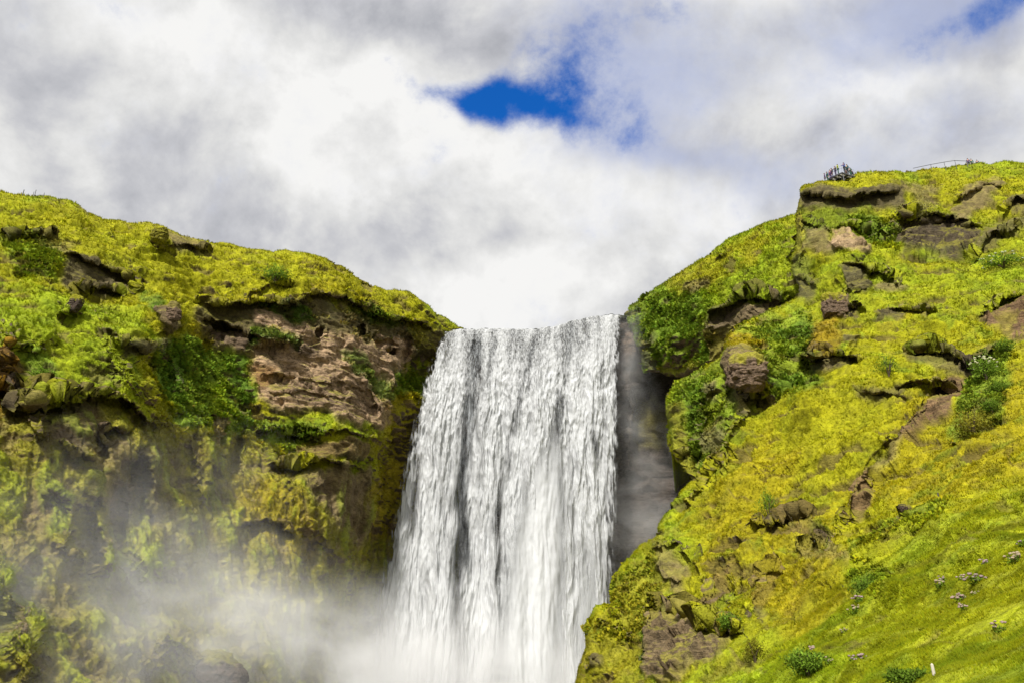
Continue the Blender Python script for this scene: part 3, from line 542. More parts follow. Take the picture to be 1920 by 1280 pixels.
Hareas = [
    ([(1500, 330), (1700, 330), (1900, 310), (2100, 310), (2100, 420), (1800, 470), (1650, 480), (1490, 480)], 'moss', 0, 16, .5),
    ([(1498, 355), (1560, 352), (1640, 352), (1700, 345), (1690, 380), (1600, 388), (1500, 390)], 'dark', .85, 7, .85), ([(1500, 390), (1640, 385), (1680, 420), (1600, 440), (1500, 430)], 'deep', .25, 10, .55),  # dark band: shade under the crag's overhang painted over the rock
    ([(1500, 420), (1560, 430), (1560, 465), (1500, 470)], 'rock', .8, 9, .7), ([(1484, 400), (1505, 400), (1502, 500), (1482, 500)], 'olive', .5, 5, .8), ([(1480, 480), (1510, 470), (1510, 550), (1488, 540)], 'dark', .8, 6, .8),
    ([(1570, 432), (1590, 430), (1640, 458), (1630, 472), (1570, 462), (1548, 458)], 'tan', .9, 4, .9), ([(1600, 400), (1680, 400), (1690, 460), (1640, 450)], 'fern', 0, 12, .6),
    ([(1690, 420), (1730, 402), (1790, 405), (1840, 425), (1830, 455), (1790, 475), (1700, 470), (1680, 445)], 'dark', 1, 6, .95), ([(1780, 385), (1830, 340), (1880, 325), (1870, 360), (1820, 400), (1800, 420)], 'rock', .8, 7, .75),  # first patch paints the darkness inside the cave hollow
    ([(1690, 340), (1760, 345), (1750, 372), (1700, 365)], 'rock', .6, 9, .6), ([(1840, 410), (1920, 395), (1990, 380), (1920, 420), (1860, 440)], 'dark', .8, 6, .7), ([(1895, 370), (1990, 355), (1990, 400), (1900, 390)], 'dark', .9, 5, .8), ([(1840, 430), (1870, 420), (1870, 450), (1840, 460)], 'dark', .8, 4, .7),
    ([(1480, 480), (1700, 490), (2100, 470), (2100, 560), (1800, 600), (1640, 600), (1480, 580)], 'lime', 0, 20, .5),
    ([(1575, 498), (1610, 495), (1640, 530), (1620, 550), (1590, 540)], 'dark', .9, 5, .85), ([(1640, 520), (1700, 520), (1690, 535), (1640, 540)], 'rock', .7, 5, .7), ([(1483, 515), (1530, 520), (1520, 552), (1490, 552)], 'dark', .8, 5, .7),
    ([(1535, 560), (1590, 552), (1586, 596), (1545, 594)], 'rock', 1, 3, .95), ([(1588, 568), (1612, 570), (1606, 596), (1588, 592)], 'dark', 1, 3, .95), ([(1640, 584), (1700, 584), (1690, 602), (1645, 602)], 'dark', .9, 4, .85), ([(1700, 578), (1750, 574), (1740, 588), (1700, 586)], 'dark', .9, 3, .8),  # dark patch right of the pillar is its shadow put into the colour
    ([(1832, 600), (1860, 578), (1920, 562), (2100, 560), (2100, 660), (1900, 640), (1870, 610)], 'soil', 1, 4, .95), ([(1850, 590), (1910, 590), (1890, 630), (1870, 612)], 'moss', 0, 6, .4),
    ([(1515, 600), (1570, 590), (1580, 640), (1560, 670), (1512, 668)], 'rust', .4, 7, .55), ([(1510, 660), (1620, 662), (1590, 685), (1520, 690)], 'dark', .9, 5, .85), ([(1580, 625), (1612, 628), (1606, 640), (1580, 636)], 'dark', .9, 3, .7),
    ([(1370, 600), (1500, 560), (1520, 600), (1510, 700), (1440, 730), (1420, 640)], 'fern', 0, 10, .6), ([(1430, 600), (1520, 590), (1510, 640), (1470, 650)], 'deep', 0, 10, .7), ([(1440, 690), (1530, 680), (1530, 720), (1450, 740)], 'deep', 0, 10, .65),
    ([(1358, 660), (1400, 650), (1440, 668), (1440, 700), (1420, 725), (1390, 722), (1365, 700)], 'rock', 1, 5, .92), ([(1362, 620), (1400, 610), (1440, 650), (1400, 658), (1365, 652)], 'gold', .2, 6, .7), ([(1370, 715), (1410, 735), (1400, 760), (1360, 745)], 'rock', .9, 6, .8), ([(1398, 712), (1422, 714), (1420, 735), (1400, 735)], 'dark', 1, 3, .95),  # last dark patch paints the shade in the hole under the boulder
    ([(1254, 720), (1360, 670), (1380, 760), (1330, 860), (1280, 880), (1252, 820)], 'fern', .05, 10, .55), ([(1280, 700), (1330, 690), (1320, 850), (1290, 870)], 'deep', .1, 10, .45), ([(1250, 760), (1275, 760), (1290, 880), (1270, 880)], 'olive', .5, 8, .75), ([(1300, 830), (1350, 780), (1340, 850)], 'rock', .7, 6, .6), ([(1320, 720), (1345, 715), (1340, 745), (1320, 745)], 'rock', .8, 4, .7),
    ([(1430, 750), (1600, 700), (1700, 780), (1600, 900), (1500, 940), (1380, 900)], 'moss', 0, 24, .7), ([(1330, 900), (1440, 780), (1500, 900), (1420, 960), (1300, 1000)], 'gold', 0, 20, .4),
    ([(1690, 650), (1780, 650), (1840, 680), (1790, 690), (1700, 672)], 'dark', .7, 6, .7), ([(1600, 720), (1650, 728), (1710, 715), (1700, 742), (1610, 742)], 'dark', .7, 6, .65), ([(1780, 665), (1870, 640), (1850, 670), (1810, 690)], 'dark', .9, 4, .8),
    ([(1775, 692), (1815, 690), (1790, 730), (1770, 770), (1735, 790), (1715, 820), (1690, 828), (1700, 790), (1745, 745)], 'soil', 1, 4, .92), ([(1600, 900), (1630, 870), (1625, 920), (1600, 960), (1590, 940)], 'soil', .9, 4, .85), ([(1670, 830), (1700, 820), (1650, 870), (1625, 880)], 'rock', .7, 4, .6),
    ([(1820, 680), (1900, 640), (1890, 700), (1850, 790), (1780, 830), (1770, 790)], 'fern', 0, 8, .75), ([(1800, 750), (1860, 740), (1840, 800), (1780, 830)], 'olive', 0, 10, .6),
    ([(1400, 1190), (1560, 1060), (1700, 1010), (1900, 900), (2100, 840), (2100, 1420), (1300, 1420)], 'lime', 0, 26, .45), ([(1600, 1000), (1780, 930), (1760, 980), (1600, 1040)], 'fern', 0, 14, .5), ([(1590, 1070), (1660, 1060), (1640, 1100), (1590, 1105)], 'deep', 0, 8, .6),
    ([(1225, 1010), (1262, 1020), (1290, 1060), (1270, 1110), (1235, 1080)], 'rock', .8, 7, .7), ([(1322, 1080), (1345, 1050), (1365, 1040), (1345, 1100), (1325, 1105)], 'soil', .3, 6, .6),
    ([(1205, 1125), (1245, 1125), (1290, 1165), (1360, 1178), (1350, 1210), (1290, 1230), (1260, 1260), (1200, 1260), (1195, 1200)], 'rock', 1, 6, .92), ([(1425, 1050), (1452, 1050), (1440, 1100), (1420, 1150), (1412, 1130)], 'dark', .4, 5, .75),
    ([(1150, 1085), (1240, 1000), (1230, 1100), (1190, 1200), (1150, 1150)], 'olive', 0, 10, .65), ([(1092, 1150), (1190, 1190), (1190, 1420), (1040, 1420)], 'olive', 0, 14, .5),
    ([(1440, 945), (1500, 930), (1530, 990), (1470, 985)], 'rock', .3, 8, .35), ([(1490, 1015), (1560, 1012), (1600, 1050), (1560, 1050), (1500, 1030)], 'rock', .4, 6, .5), ([(1420, 1040), (1560, 1040), (1600, 1100), (1480, 1180), (1420, 1120)], 'gold', 0, 16, .5),
    ([(1683, 942), (1703, 940), (1702, 957), (1686, 958)], 'dark', 1, 2.5, .95), ([(1678, 965), (1700, 960), (1696, 990), (1680, 985)], 'rock', .9, 3, .8), ([(1100, 1228), (1130, 1228), (1130, 1248), (1105, 1248)], 'dark', .8, 3, .8),
    ([(1350, 1140), (1390, 1140), (1380, 1165), (1350, 1165)], 'deep', 0, 5, .7), ([(1190, 1170), (1202, 1170), (1200, 1240), (1190, 1240)], 'deep', 0, 4, .8)]
land('hill', Hpoly, Hctrl, Hfeat, Hareas, 'moss', 1.6, roll=(13, 2.4), off=91)
# ------------------------------------------------------------------ turf: blades and leaf clumps growing on the land
def turf(name, key, count, size, seed, width=.35, lean=.5, region=None, colmul=1.0, maxrock=.6, leafy=False):
    S = SHEETS[key]; r = np.random.default_rng(seed); V, F4, n = S['V'], S['F'], S['n']
    a, b_, c, d = (V[F4[:, k]] for k in range(4)); area = np.linalg.norm(np.cross(c - a, d - b_), axis=1) / 2
    fc = (a + c) / 2; dist = np.linalg.norm(fc - CAM, axis=1); fr = F4.max(1) < S['nb1']; rk = S['rock'][F4[:, 0]]; nz = n[F4[:, 0], 2]
    fx, fy = S['X'][F4[:, 0]], S['Yp'][F4[:, 0]]
    wgt = area / dist ** 1.6 * fr * (rk < maxrock) * (fx > -130) * (fx < 2080) * (fy < 1310) * sstep(-rk + .1 * 0, -maxrock, 0) * np.clip(nz + .75, .12, 1)
    if region is not None:
        m = np.zeros(len(fx), bool)
        jx = 22 * perlin(fc / 2.2); jy = 22 * perlin(fc / 2.2 + 50)
        for p in region: m |= inside(fx + jx, fy + jy, p)
        m &= (perlin(fc / 1.8 + 9) + .5 * perlin(fc / .8 + 5)) > -.12
        wgt = wgt * m
    f = r.choice(len(F4), count, p=wgt / wgt.sum()); u, v = r.random(count), r.random(count)
    q = F4[f]; base = (V[q[:, 0]] * ((1 - u) * (1 - v))[:, None] + V[q[:, 1]] * (u * (1 - v))[:, None] + V[q[:, 2]] * (u * v)[:, None] + V[q[:, 3]] * ((1 - u) * v)[:, None])
    nn = n[q[:, 0]]; col = S['col'][q[:, 0]]
    ds = (np.linalg.norm(base - CAM, axis=1) / 75.) ** .62
    clump = perlin(base / 1.6) ; sc = size * ds * r.uniform(.5, 1.3, count) * (1 + .7 * clump)
    B = 3; Vs = []; Cs = []; Ns = []
    for k in range(B):
        ang = r.uniform(0, 2 * np.pi, count); hor = np.stack([np.cos(ang), np.sin(ang), np.zeros(count)], -1)
        up = nn * (.75 if not leafy else .9) + np.array([0, 0, .35]) + hor * lean * r.uniform(.4, 1.3, count)[:, None] + np.array([0, 0, -.2 if leafy else 0.])
        up /= np.linalg.norm(up, axis=1, keepdims=True)
        sidev = np.cross(up, r.normal(size=(count, 3))); sidev /= np.linalg.norm(sidev, axis=1, keepdims=True) + 1e-9
        wv = (sc * width)[:, None] * sidev; b0 = base + hor * (sc * .25)[:, None] - nn * .03
        if leafy:
            mid = b0 + up * (sc * .5)[:, None]; tri = np.stack([b0, mid + wv, b0 + up * sc[:, None], mid - wv], 1)
        else:
            tri = np.stack([b0 - wv * .5, b0 + wv * .5, b0 + up * sc[:, None]], 1)
        Vs.append(tri); Ns.append(np.repeat(nn[:, None], tri.shape[1], 1))
        hue = r.normal(0, .12, count)[:, None] * np.array([1, .2, -.3]) + r.normal(0, .13, count)[:, None]
        cc = np.clip(col * colmul * np.clip(1 + hue + .25 * clump[:, None], .35, 1.9), .003, 1)
        Cs.append(np.repeat(cc[:, None], tri.shape[1], 1))
    Vt = np.concatenate(Vs).reshape(-1, 3); Ct = np.concatenate(Cs).reshape(-1, 3); kf = 4 if leafy else 3
    o = np_mesh(name, Vt, np.arange(len(Vt)).reshape(-1, kf), M_grass if not leafy else M_leaf, attrs={'col': Ct, 'nrm': np.concatenate(Ns).reshape(-1, 3)}, smooth=False)
    return o
tag(turf('grass', 'cliff0', 120000, .17, 1), 'yellow green moss and grass covering the cliff left of the waterfall', 'grass', kind='stuff')
tag(turf('grass', 'hillside61', 34000, .2, 2), 'short grass on the rounded shoulder just right of the waterfall', 'grass', kind='stuff')
tag(turf('meadow_weeds', 'hill91', 9000, .13, 9, width=.34, lean=.9, region=[[(1500, 1330), (1560, 1120), (1700, 1020), (1960, 880), (1960, 1330)]], leafy=True, colmul=.75), 'low leafy weeds scattered through the meadow at the lower right', 'plants', kind='stuff')
tag(turf('tall_grass', 'hill91', 110000, .17, 8, width=.14, lean=.35, region=[[(1350, 1330), (1420, 1200), (1560, 1080), (1700, 1020), (1960, 880), (1960, 1330)]]), 'tall thin meadow grass low on the right hillside', 'grass', kind='stuff')
tag(turf('grass', 'hill91', 220000, .15, 3), 'bright yellow green grass and moss on the near right hillside', 'grass', kind='stuff')
Lleaf = [[(275, 640), (380, 640), (478, 660), (478, 820), (330, 800)], [(20, 440), (110, 440), (120, 500), (30, 500)], [(480, 570), (600, 560), (600, 640), (470, 650)], [(640, 650), (745, 730), (735, 770), (660, 700)], [(480, 780), (620, 790), (600, 830), (480, 830)], [(640, 550), (800, 620), (800, 760), (740, 740), (640, 600)]]
tag(turf('leafy_plants', 'cliff0', 16000, .32, 4, width=.34, lean=.9, region=Lleaf, leafy=True, maxrock=.95, colmul=1.15), 'leafy green plants hanging on the left cliff face', 'plants', kind='stuff')
Hleaf = [[(1370, 610), (1500, 560), (1530, 720), (1440, 740), (1430, 660)], [(1254, 720), (1350, 680), (1340, 850), (1280, 880)], [(1820, 680), (1900, 640), (1890, 700), (1850, 790), (1770, 830)], [(1590, 1060), (1670, 1055), (1640, 1110), (1590, 1105)], [(1600, 1000), (1780, 930), (1760, 980), (1600, 1040)], [(1600, 400), (1690, 400), (1690, 470), (1640, 460)], [(1150, 1090), (1230, 1010), (1200, 1200), (1100, 1180)]]
tag(turf('leafy_plants', 'hill91', 20000, .26, 5, width=.34, lean=.9, region=Hleaf, leafy=True, maxrock=.6, colmul=1.15), 'broad leaved green plants on the near right hillside', 'plants', kind='stuff')
tag(turf('leafy_plants', 'hillside61', 6000, .3, 6, width=.34, lean=.9, region=[[(1190, 570), (1330, 520), (1325, 690), (1200, 690)]], leafy=True, colmul=1.0), 'dark green herbs on the misty shoulder beside the waterfall', 'plants', kind='stuff')

# ------------------------------------------------------------------ ground sheet, river
def simple_mat(name, color, rough=.8, var=.3, scale=6, metal=0):
    m = bpy.data.materials.new(name); m.use_nodes = True; t = N(m.node_tree); bs = t.n['Principled BSDF']
    P = t.new('ShaderNodeTexCoord').outputs['Object']; n = t.noise(P, scale, 5, .6)
    v = t.mapr(n, .3, .7, 1 - var, 1 + var, smooth=False)
    t.put(bs.inputs['Base Color'], t.mix(1.0, tuple(color), t.comb(v, v, v), 'MULTIPLY')); bs.inputs['Roughness'].default_value = rough; bs.inputs['Metallic'].default_value = metal
    return m
n = 90
gx, gy = np.meshgrid(np.sign(np.linspace(-1, 1, n)) * np.abs(np.linspace(-1, 1, n)) ** 2.2 * 2500, np.sign(np.linspace(-1, 1, n)) * np.abs(np.linspace(-1, 1, n)) ** 2.2 * 2500 + 60)
gv = np.stack([gx.ravel(), gy.ravel(), np.zeros(n * n)], -1); gv[:, 2] = -.6 + .5 * fbm(gv, 30, 3)
ii = np.arange(n * n).reshape(n, n); gf = np.stack([ii[:-1, :-1], ii[:-1, 1:], ii[1:, 1:], ii[1:, :-1]], -1).reshape(-1, 4)
tag(np_mesh('ground', gv, gf, simple_mat('river gravel', (.06, .055, .05), .9, .5, .8)), kind='structure')

# ------------------------------------------------------------------ the waterfall
def water_material(name, dens, beads=1.0, base=(.57, .58, .58), soft=False):
    m = bpy.data.materials.new(name); m.use_nodes = True; t = N(m.node_tree); t.n.clear()
    U = t.new('ShaderNodeAttribute', attribute_name='across').outputs['Fac']; Fd = t.new('ShaderNodeAttribute', attribute_name='fall').outputs['Fac']; E = t.new('ShaderNodeAttribute', attribute_name='body').outputs['Fac']
    sf = t.m('POWER', t.m('ADD', Fd, .6), .62)                        # falling water stretches as it speeds up
    w1 = t.noise(t.comb(t.m('MULTIPLY', U, .35), t.m('MULTIPLY', sf, .5), 3.1), 1.0, 4, .6)
    Uw = t.m('ADD', U, t.m('MULTIPLY', t.m('SUBTRACT', w1, .5), 1.6))
    streak = t.noise(t.comb(t.m('MULTIPLY', Uw, .55), t.m('MULTIPLY', sf, .16), 0), 1.0, 6, .62)     # broad strands
    fine = t.noise(t.comb(t.m('MULTIPLY', Uw, 2.1), t.m('MULTIPLY', sf, 1.3), 7), 1.0, 5, .68)
    bead = t.noise(t.comb(t.m('MULTIPLY', U, 6.5), t.m('MULTIPLY', sf, 4.6), 2), 1.0, 3, .6)         # lumps of foam near the lip
    bw = t.mapr(Fd, 5, 30, 1.0, .12)
    x = t.m('ADD', t.m('MULTIPLY', t.m('SUBTRACT', streak, .5), .7 if soft else 2.5), t.m('MULTIPLY', t.m('SUBTRACT', fine, .5), .5 if soft else 1.3))
    x = t.m('ADD', x, t.m('MULTIPLY', t.m('MULTIPLY', t.m('SUBTRACT', bead, .5), bw), 2.4 * beads))
    x = t.m('ADD', t.m('ADD', x, dens), E)
    al = t.mapr(x, -.35, .85, .0, 1.0)
    P = t.new('ShaderNodeTexCoord').outputs['Object']
    d = t.new('ShaderNodeBsdfDiffuse'); v = t.mapr(x, -.3, 1.5, .55, 1.2)
    t.put(d.inputs[0], t.mix(1.0, base, t.comb(v, v, v), 'MULTIPLY'))
    tl = t.new('ShaderNodeBsdfTranslucent'); t.put(tl.inputs[0], base)
    bn = t.new('ShaderNodeBump'); bn.inputs['Strength'].default_value = .0 if soft else .22; bn.inputs['Distance'].default_value = .35; t.put(bn.inputs['Height'], x)
    t.l.new(bn.outputs[0], d.inputs['Normal'])
    a = t.new('ShaderNodeMixShader'); a.inputs[0].default_value = .25; t.l.new(d.outputs[0], a.inputs[1]); t.l.new(tl.outputs[0], a.inputs[2])
    tr = t.new('ShaderNodeBsdfTransparent'); b_ = t.new('ShaderNodeMixShader'); t.put(b_.inputs[0], al); t.l.new(tr.outputs[0], b_.inputs[1]); t.l.new(a.outputs[0], b_.inputs[2])
    o = t.new('ShaderNodeOutputMaterial'); t.l.new(b_.outputs[0], o.inputs[0])
    return m
lipx = [800, 826, 845, 865, 920, 1000, 1040, 1075, 1110, 1150, 1174]; lipy = [640, 627, 620, 617, 616, 617, 612, 600, 593, 590, 591]
LY = [590, 622, 720, 850, 1000, 1120, 1280, 1400]; LX = [836, 824, 793, 764, 731, 708, 700, 698]
RY = [590, 700, 850, 1000, 1130, 1280, 1400]; RX = [1173, 1166, 1160, 1155, 1150, 1146, 1144]
lipx, lipy = np.arange(800, 1180, 4.), np.interp(np.arange(800, 1180, 4.), lipx, lipy); lipy = lipy + 1.1 * np.sin(lipx * .21) * np.sin(lipx * .053 + 1) + .7 * np.sin(lipx * .47)
LIP = 125.0
def curtain(name, s0, s1, out, nu, nv, dens, seed, edge=1.0, bodyf=None, mat=None, parent=None, backrows=True, disp=1.0, tmin=0, tmax=1, xshift=None):
    s = np.linspace(s0, s1, nu); t = tmin + (tmax - tmin) * np.linspace(0, 1, nv) ** 1.15
    S, T = np.meshgrid(s, t)
    x0 = np.interp(590, LY, LX) + S * (1173 - 836); yt = np.interp(x0 - 8 * (1 - S), lipx, lipy)
    py = yt + T * (1400 - yt); xl = np.interp(py, LY, LX); xr = np.interp(py, RY, RX); px = xl + S * (xr - xl)
    if xshift is not None: px = px + xshift(S, py)
    zf = CAM[2] + ray(px, py)[..., 2] * LIP; z0 = zf[0:1] if tmin == 0 else CAM[2] + (ray(x0, yt)[..., 2] * LIP)[0:1]
    fall = np.maximum(z0 - zf, 0); Yd = LIP - .55 * np.sqrt(np.maximum(fall, 0)) * out - (out - 1) * .3
    V = at(px, py, Yd).reshape(-1, 3); fl = fall.ravel(); U = V[:, 0].copy()
    q = np.stack([U * .75 + .8 * perlin(np.stack([U * .3, np.sqrt(fl + .5), 0 * U], -1)), np.sqrt(fl + .5) * 1.3, np.full(len(U), seed * 3.1)], -1)
    clump = -billow(q, 1.0, 3, .55); roll_ = fbm(np.stack([U, np.sqrt(fl + .5) * .9, np.full(len(U), seed * 1.7)], -1), 3.2, 3, .5)
    sf2 = np.stack([U * 2.5, np.sqrt(fl + .5) * 4.6, np.full(len(U), seed + 9.)], -1); fin = fbm(sf2, 1.0, 3, .6)
    amp = sstep(fl, 0, 14); V[:, 1] -= disp * (amp * (.50 * clump + 1.3 * roll_) + (.08 + .10 * amp) * fin)
    eu = np.minimum(S - s0, s1 - S).ravel() * 30; body = -1.2 * edge * (1 - sstep(eu + .6 * fin, 0, 1.4))
    if bodyf is not None: body = body + bodyf(S.ravel(), fl, px.ravel(), py.ravel())
    idg = np.arange(nu * nv).reshape(nv, nu); f4 = np.stack([idg[:-1, :-1], idg[1:, :-1], idg[1:, 1:], idg[:-1, 1:]], -1).reshape(-1, 4)
    attrs = dict(across=U, fall=fl, body=body)
    return np_mesh(name, V, f4, mat, parent, attrs=attrs)
wf = empty('waterfall', (2, LIP, 0)); tag(wf, kind='structure')
wf_inv = Matrix.Translation((-2, -LIP, 0))
def keep(o, p=None):
    o.parent = wf; o.matrix_parent_inverse = wf_inv; return o
def G(px, py, cx, cy, rx, ry): return np.exp(-((px - cx) / rx) ** 2 - ((py - cy) / ry) ** 2)
def body_main(S, fl, px, py):
    b = .35 * sstep(fl, 2, 10)
    # darker gaps between the strands of the fall
    for x1, y1, x2, y2, wd, am in [(895, 640, 880, 760, 14, .9), (880, 760, 862, 930, 15, 1.1), (862, 930, 880, 1060, 16, .8), (850, 1000, 858, 1280, 16, .7), (1000, 640, 960, 820, 9, .6), (1075, 600, 1062, 700, 12, .55),
                                  (1052, 740, 1040, 830, 10, 1.0), (1112, 810, 1118, 850, 7, .9), (925, 640, 915, 720, 7, .5), (785, 860, 770, 1000, 12, .45), (800, 1060, 790, 1200, 14, .4), (950, 860, 930, 1000, 8, .6), (1085, 1010, 1090, 1060, 12, .4), (1000, 1130, 1008, 1230, 10, .5), (940, 1030, 930, 1090, 8, .4), (1170, 600, 1162, 720, 8, .5), (840, 640, 830, 700, 8, .3)]:
        t = np.clip((py - y1) / (y2 - y1), -.15, 1.15); cx = x1 + (x2 - x1) * t; inn = sstep(py, y1 - 30, y1 + 20) * (1 - sstep(py, y2 - 20, y2 + 40))
        b = b - am * np.exp(-((px - cx) / wd) ** 2) * inn
    return b + .25 * sstep(py, 1050, 1250)
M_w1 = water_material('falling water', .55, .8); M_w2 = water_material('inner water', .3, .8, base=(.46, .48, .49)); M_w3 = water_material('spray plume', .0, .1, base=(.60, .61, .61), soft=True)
keep(curtain('water_curtain', 0, 1, 1.0, 420, 620, .5, 1, bodyf=body_main, mat=M_w1))
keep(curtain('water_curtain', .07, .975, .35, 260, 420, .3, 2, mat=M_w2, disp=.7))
def plume_body(c0, c1, wd0, wd1, top, amp):
    def f(S, fl, px, py):
        t = np.clip((py - top) / (1280 - top), 0, 1.2); cx = c0 + (c1 - c0) * t; wd = wd0 + (wd1 - wd0) * t
        return amp * np.exp(-((px - cx) / wd) ** 2) * sstep(py, top - 60, top + 380) - 1.0
    return f
keep(curtain('spray_plume', .2, .95, 1.35, 160, 240, 0, 3, bodyf=plume_body(1045, 985, 26, 80, 650, 2.3), mat=M_w3, disp=.5, edge=.5))
keep(curtain('spray_plume', .5, 1.0, 1.2, 140, 200, 0, 4, bodyf=plume_body(1120, 1100, 30, 60, 780, 1.3), mat=M_w3, disp=.5, edge=.5))
keep(curtain('spray_plume', .0, .45, 1.25, 140, 200, 0, 5, bodyf=plume_body(940, 900, 20, 60, 820, 1.1), mat=M_w3, disp=.6, edge=.5))
# the river that feeds it, running back over the plateau from the lip
nu, nv = 260, 70; s = np.linspace(-.01, 1.01, nu); x0 = 836 + s * 337; yt = np.interp(x0 - 8 * (1 - s), lipx, lipy); lip = at(x0, yt, np.full(nu, LIP))
rv = np.concatenate([lip + np.array([0, d_, -.0 - .012 * d_]) for d_ in np.linspace(0, 1, nv) ** 2.2 * 90]).reshape(-1, 3)
rr = np.repeat(np.linspace(0, 1, nv), nu); rv[:, 2] += (.10 * fbm(rv, 1.1, 3, .6) + .12 * fbm(rv, 4, 2)) - .0
ids = np.arange(nu * nv).reshape(nv, nu); rf = np.stack([ids[:-1, :-1], ids[:-1, 1:], ids[1:, 1:], ids[1:, :-1]], -1).reshape(-1, 4)
mr = bpy.data.materials.new('river water'); mr.use_nodes = True; t = N(mr.node_tree); bs = t.n['Principled BSDF']; P = t.new('ShaderNodeTexCoord').outputs['Object']
t.put(bs.inputs['Base Color'], t.mix(t.mapr(t.noise(t.v('MULTIPLY', P, (1, .4, 1)), 1.6, 5, .65), .42, .56), (.12, .15, .15), (.82, .84, .84))); bs.inputs['Roughness'].default_value = .3
tag(np_mesh('river', rv, rf, mr), kind='structure')

# ------------------------------------------------------------------ spray cloud
ml = bpy.data.materials.new('drifting spray'); ml.use_nodes = True; t = N(ml.node_tree); t.n.clear()
P = t.new('ShaderNodeTexCoord').outputs['Object']
nw = t.noise(P, .06, 3, .55, out='Color'); Pw = t.v('ADD', P, t.v('SCALE', t.v('SUBTRACT', nw, (.5, .5, .5)), scale=14.0))
def vb(c, r_, amp):
    q = t.v('DIVIDE', t.v('SUBTRACT', Pw, tuple(c)), tuple(r_)); l2 = t.v('DOT_PRODUCT', q, q)
    return t.m('MULTIPLY', t.m('POWER', 2.718, t.m('MULTIPLY', l2, -1.0)), amp)
bl = [(at(760, 1290, 112), (13, 8, 6), .13), (at(620, 1280, 104), (13, 8, 6), .10), (at(350, 1150, 76), (7, 4, 4.5), .075), (at(430, 1180, 84), (8, 5, 4), .055), (at(480, 1250, 90), (12, 6, 5), .05), (at(110, 1230, 58), (12, 4, 9), .036), (at(330, 1010, 76), (9, 3, 7), .02), (at(230, 1160, 66), (7, 3, 6), .03),
      (at(270, 1040, 72), (4, 3, 6), .022), (at(960, 1290, 112), (18, 5, 5), .11), (at(1215, 840, 123), (4, 3, 18), .016), (at(1188, 740, 121), (1.8, 3, 14), .026), (at(560, 1130, 96), (8, 4, 4), .022), (at(1235, 1060, 121), (7, 4, 14), .04), (at(700, 1180, 112), (5, 5, 6), .03)]
tot = None
for c, r_, a_ in bl:
    v = vb(c, r_, a_); tot = v if tot is None else t.m('ADD', tot, v)
wis = t.noise(t.v('MULTIPLY', P, (1, 1, 1.2)), .16, 4, .6, .6); tot = t.m('MULTIPLY', tot, t.mapr(wis, .36, .64, .2, 1.75))
tot = t.m('MAXIMUM', t.m('SUBTRACT', tot, .0018), 0)
vol = t.new('ShaderNodeVolumePrincipled'); vol.inputs['Color'].default_value = (.985, .985, .985, 1); vol.inputs['Anisotropy'].default_value = -.2; t.put(vol.inputs['Density'], tot)
o = t.new('ShaderNodeOutputMaterial'); t.l.new(vol.outputs[0], o.inputs['Volume'])
def box_mesh(name, lo, hi, mat):
    lo, hi = np.array(lo, float), np.array(hi, float); V = np.array([[(lo, hi)[i][0], (lo, hi)[j][1], (lo, hi)[k][2]] for i in (0, 1) for j in (0, 1) for k in (0, 1)])
    return np_mesh(name, V, np.array([[0, 1, 3, 2], [4, 6, 7, 5], [0, 4, 5, 1], [2, 3, 7, 6], [0, 2, 6, 4], [1, 5, 7, 3]]), mat, smooth=False)
mist = box_mesh('mist', (-75, 48, -2), (34, 132, 60), ml); tag(mist, 'pale drifting spray hanging at the foot of the waterfall', 'mist', kind='stuff')
# ================================================================== single things on the land
def surf(key, px, py, lift=0.):
    S = SHEETS[key]; m = S['n0']; i = int(np.argmin((S['X'][:m] - px) ** 2 + (S['Yp'][:m] - py) ** 2)); p = S['V'][i].copy(); p[2] += lift
    return p, S['n'][i], S['col'][i]
def pxsize(p, px): return px / F * float((p - CAM) @ np.array([0, cp, sp_]))
def parent_to(o, root):
    o.parent = root; return o
def z_place(px, top, zf, h):
    """where a thing of height h stands on level zf when its top is seen at (px, top)"""
    r = ray(px, top); Y = (zf + h - CAM[2]) / r[2]; return np.array([r[0] * Y, Y, zf])

# ---- boulders
def boulder(label, key, px, py, rx, rz, seed, squash=1.0, box=.0, tilt=0., out=.25, cname='rock', moss=.75, group=None, name='boulder'):
    p, nn, c0 = surf(key, px, py); a, b_ = pxsize(p, rx), pxsize(p, rz)
    bm = bmesh.new(); bmesh.ops.create_icosphere(bm, subdivisions=6, radius=1); v = np.array([q.co[:] for q in bm.verts]); f = np.array([[x.index for x in q.verts] for q in bm.faces]); bm.free()
    if box: m = np.abs(v).max(1, keepdims=True); v = v * (1 - box) + v / m * box * .85
    v = v * np.array([a, a * squash, b_]); c, s_ = math.cos(R(tilt)), math.sin(R(tilt)); v = np.stack([v[:, 0] * c + v[:, 2] * s_, v[:, 1], -v[:, 0] * s_ + v[:, 2] * c], -1)
    n = v / np.linalg.norm(v, axis=1, keepdims=True); sc = (a + b_) / 2; q = v / sc + seed * 7.7
    v = v + n * (sc * (.20 * fbm(q, 1.1, 4, .55) - .16 * np.abs(fbm(q, .7, 4, .6)) + .07 * fbm(q * np.array([.4, .4, 3]), .5, 3, .6)))[:, None]
    col = np.tile(PAL[cname], (len(v), 1)) * (1 + .3 * fbm(q, .4, 3))[:, None]; top = sstep(n[:, 2] + .35 * fbm(q, .5, 3), .25, .6)[:, None] * moss
    col = np.clip(col * (1 - top) + PAL['moss'] * top, .004, 1)
    o = np_mesh(name, v, f, M_land, attrs={'col': col, 'rock': 1 - top[:, 0]}); o.location = (p + (CAM - p) / np.linalg.norm(CAM - p) * a * out).tolist()
    return tag(o, label, 'rock', group)
boulder('square brown rock pillar with a moss cap standing out of the upper right slope', 'hill91', 1564, 574, 24, 27, 1, .8, .7, 0, .35, 'rock', .8)
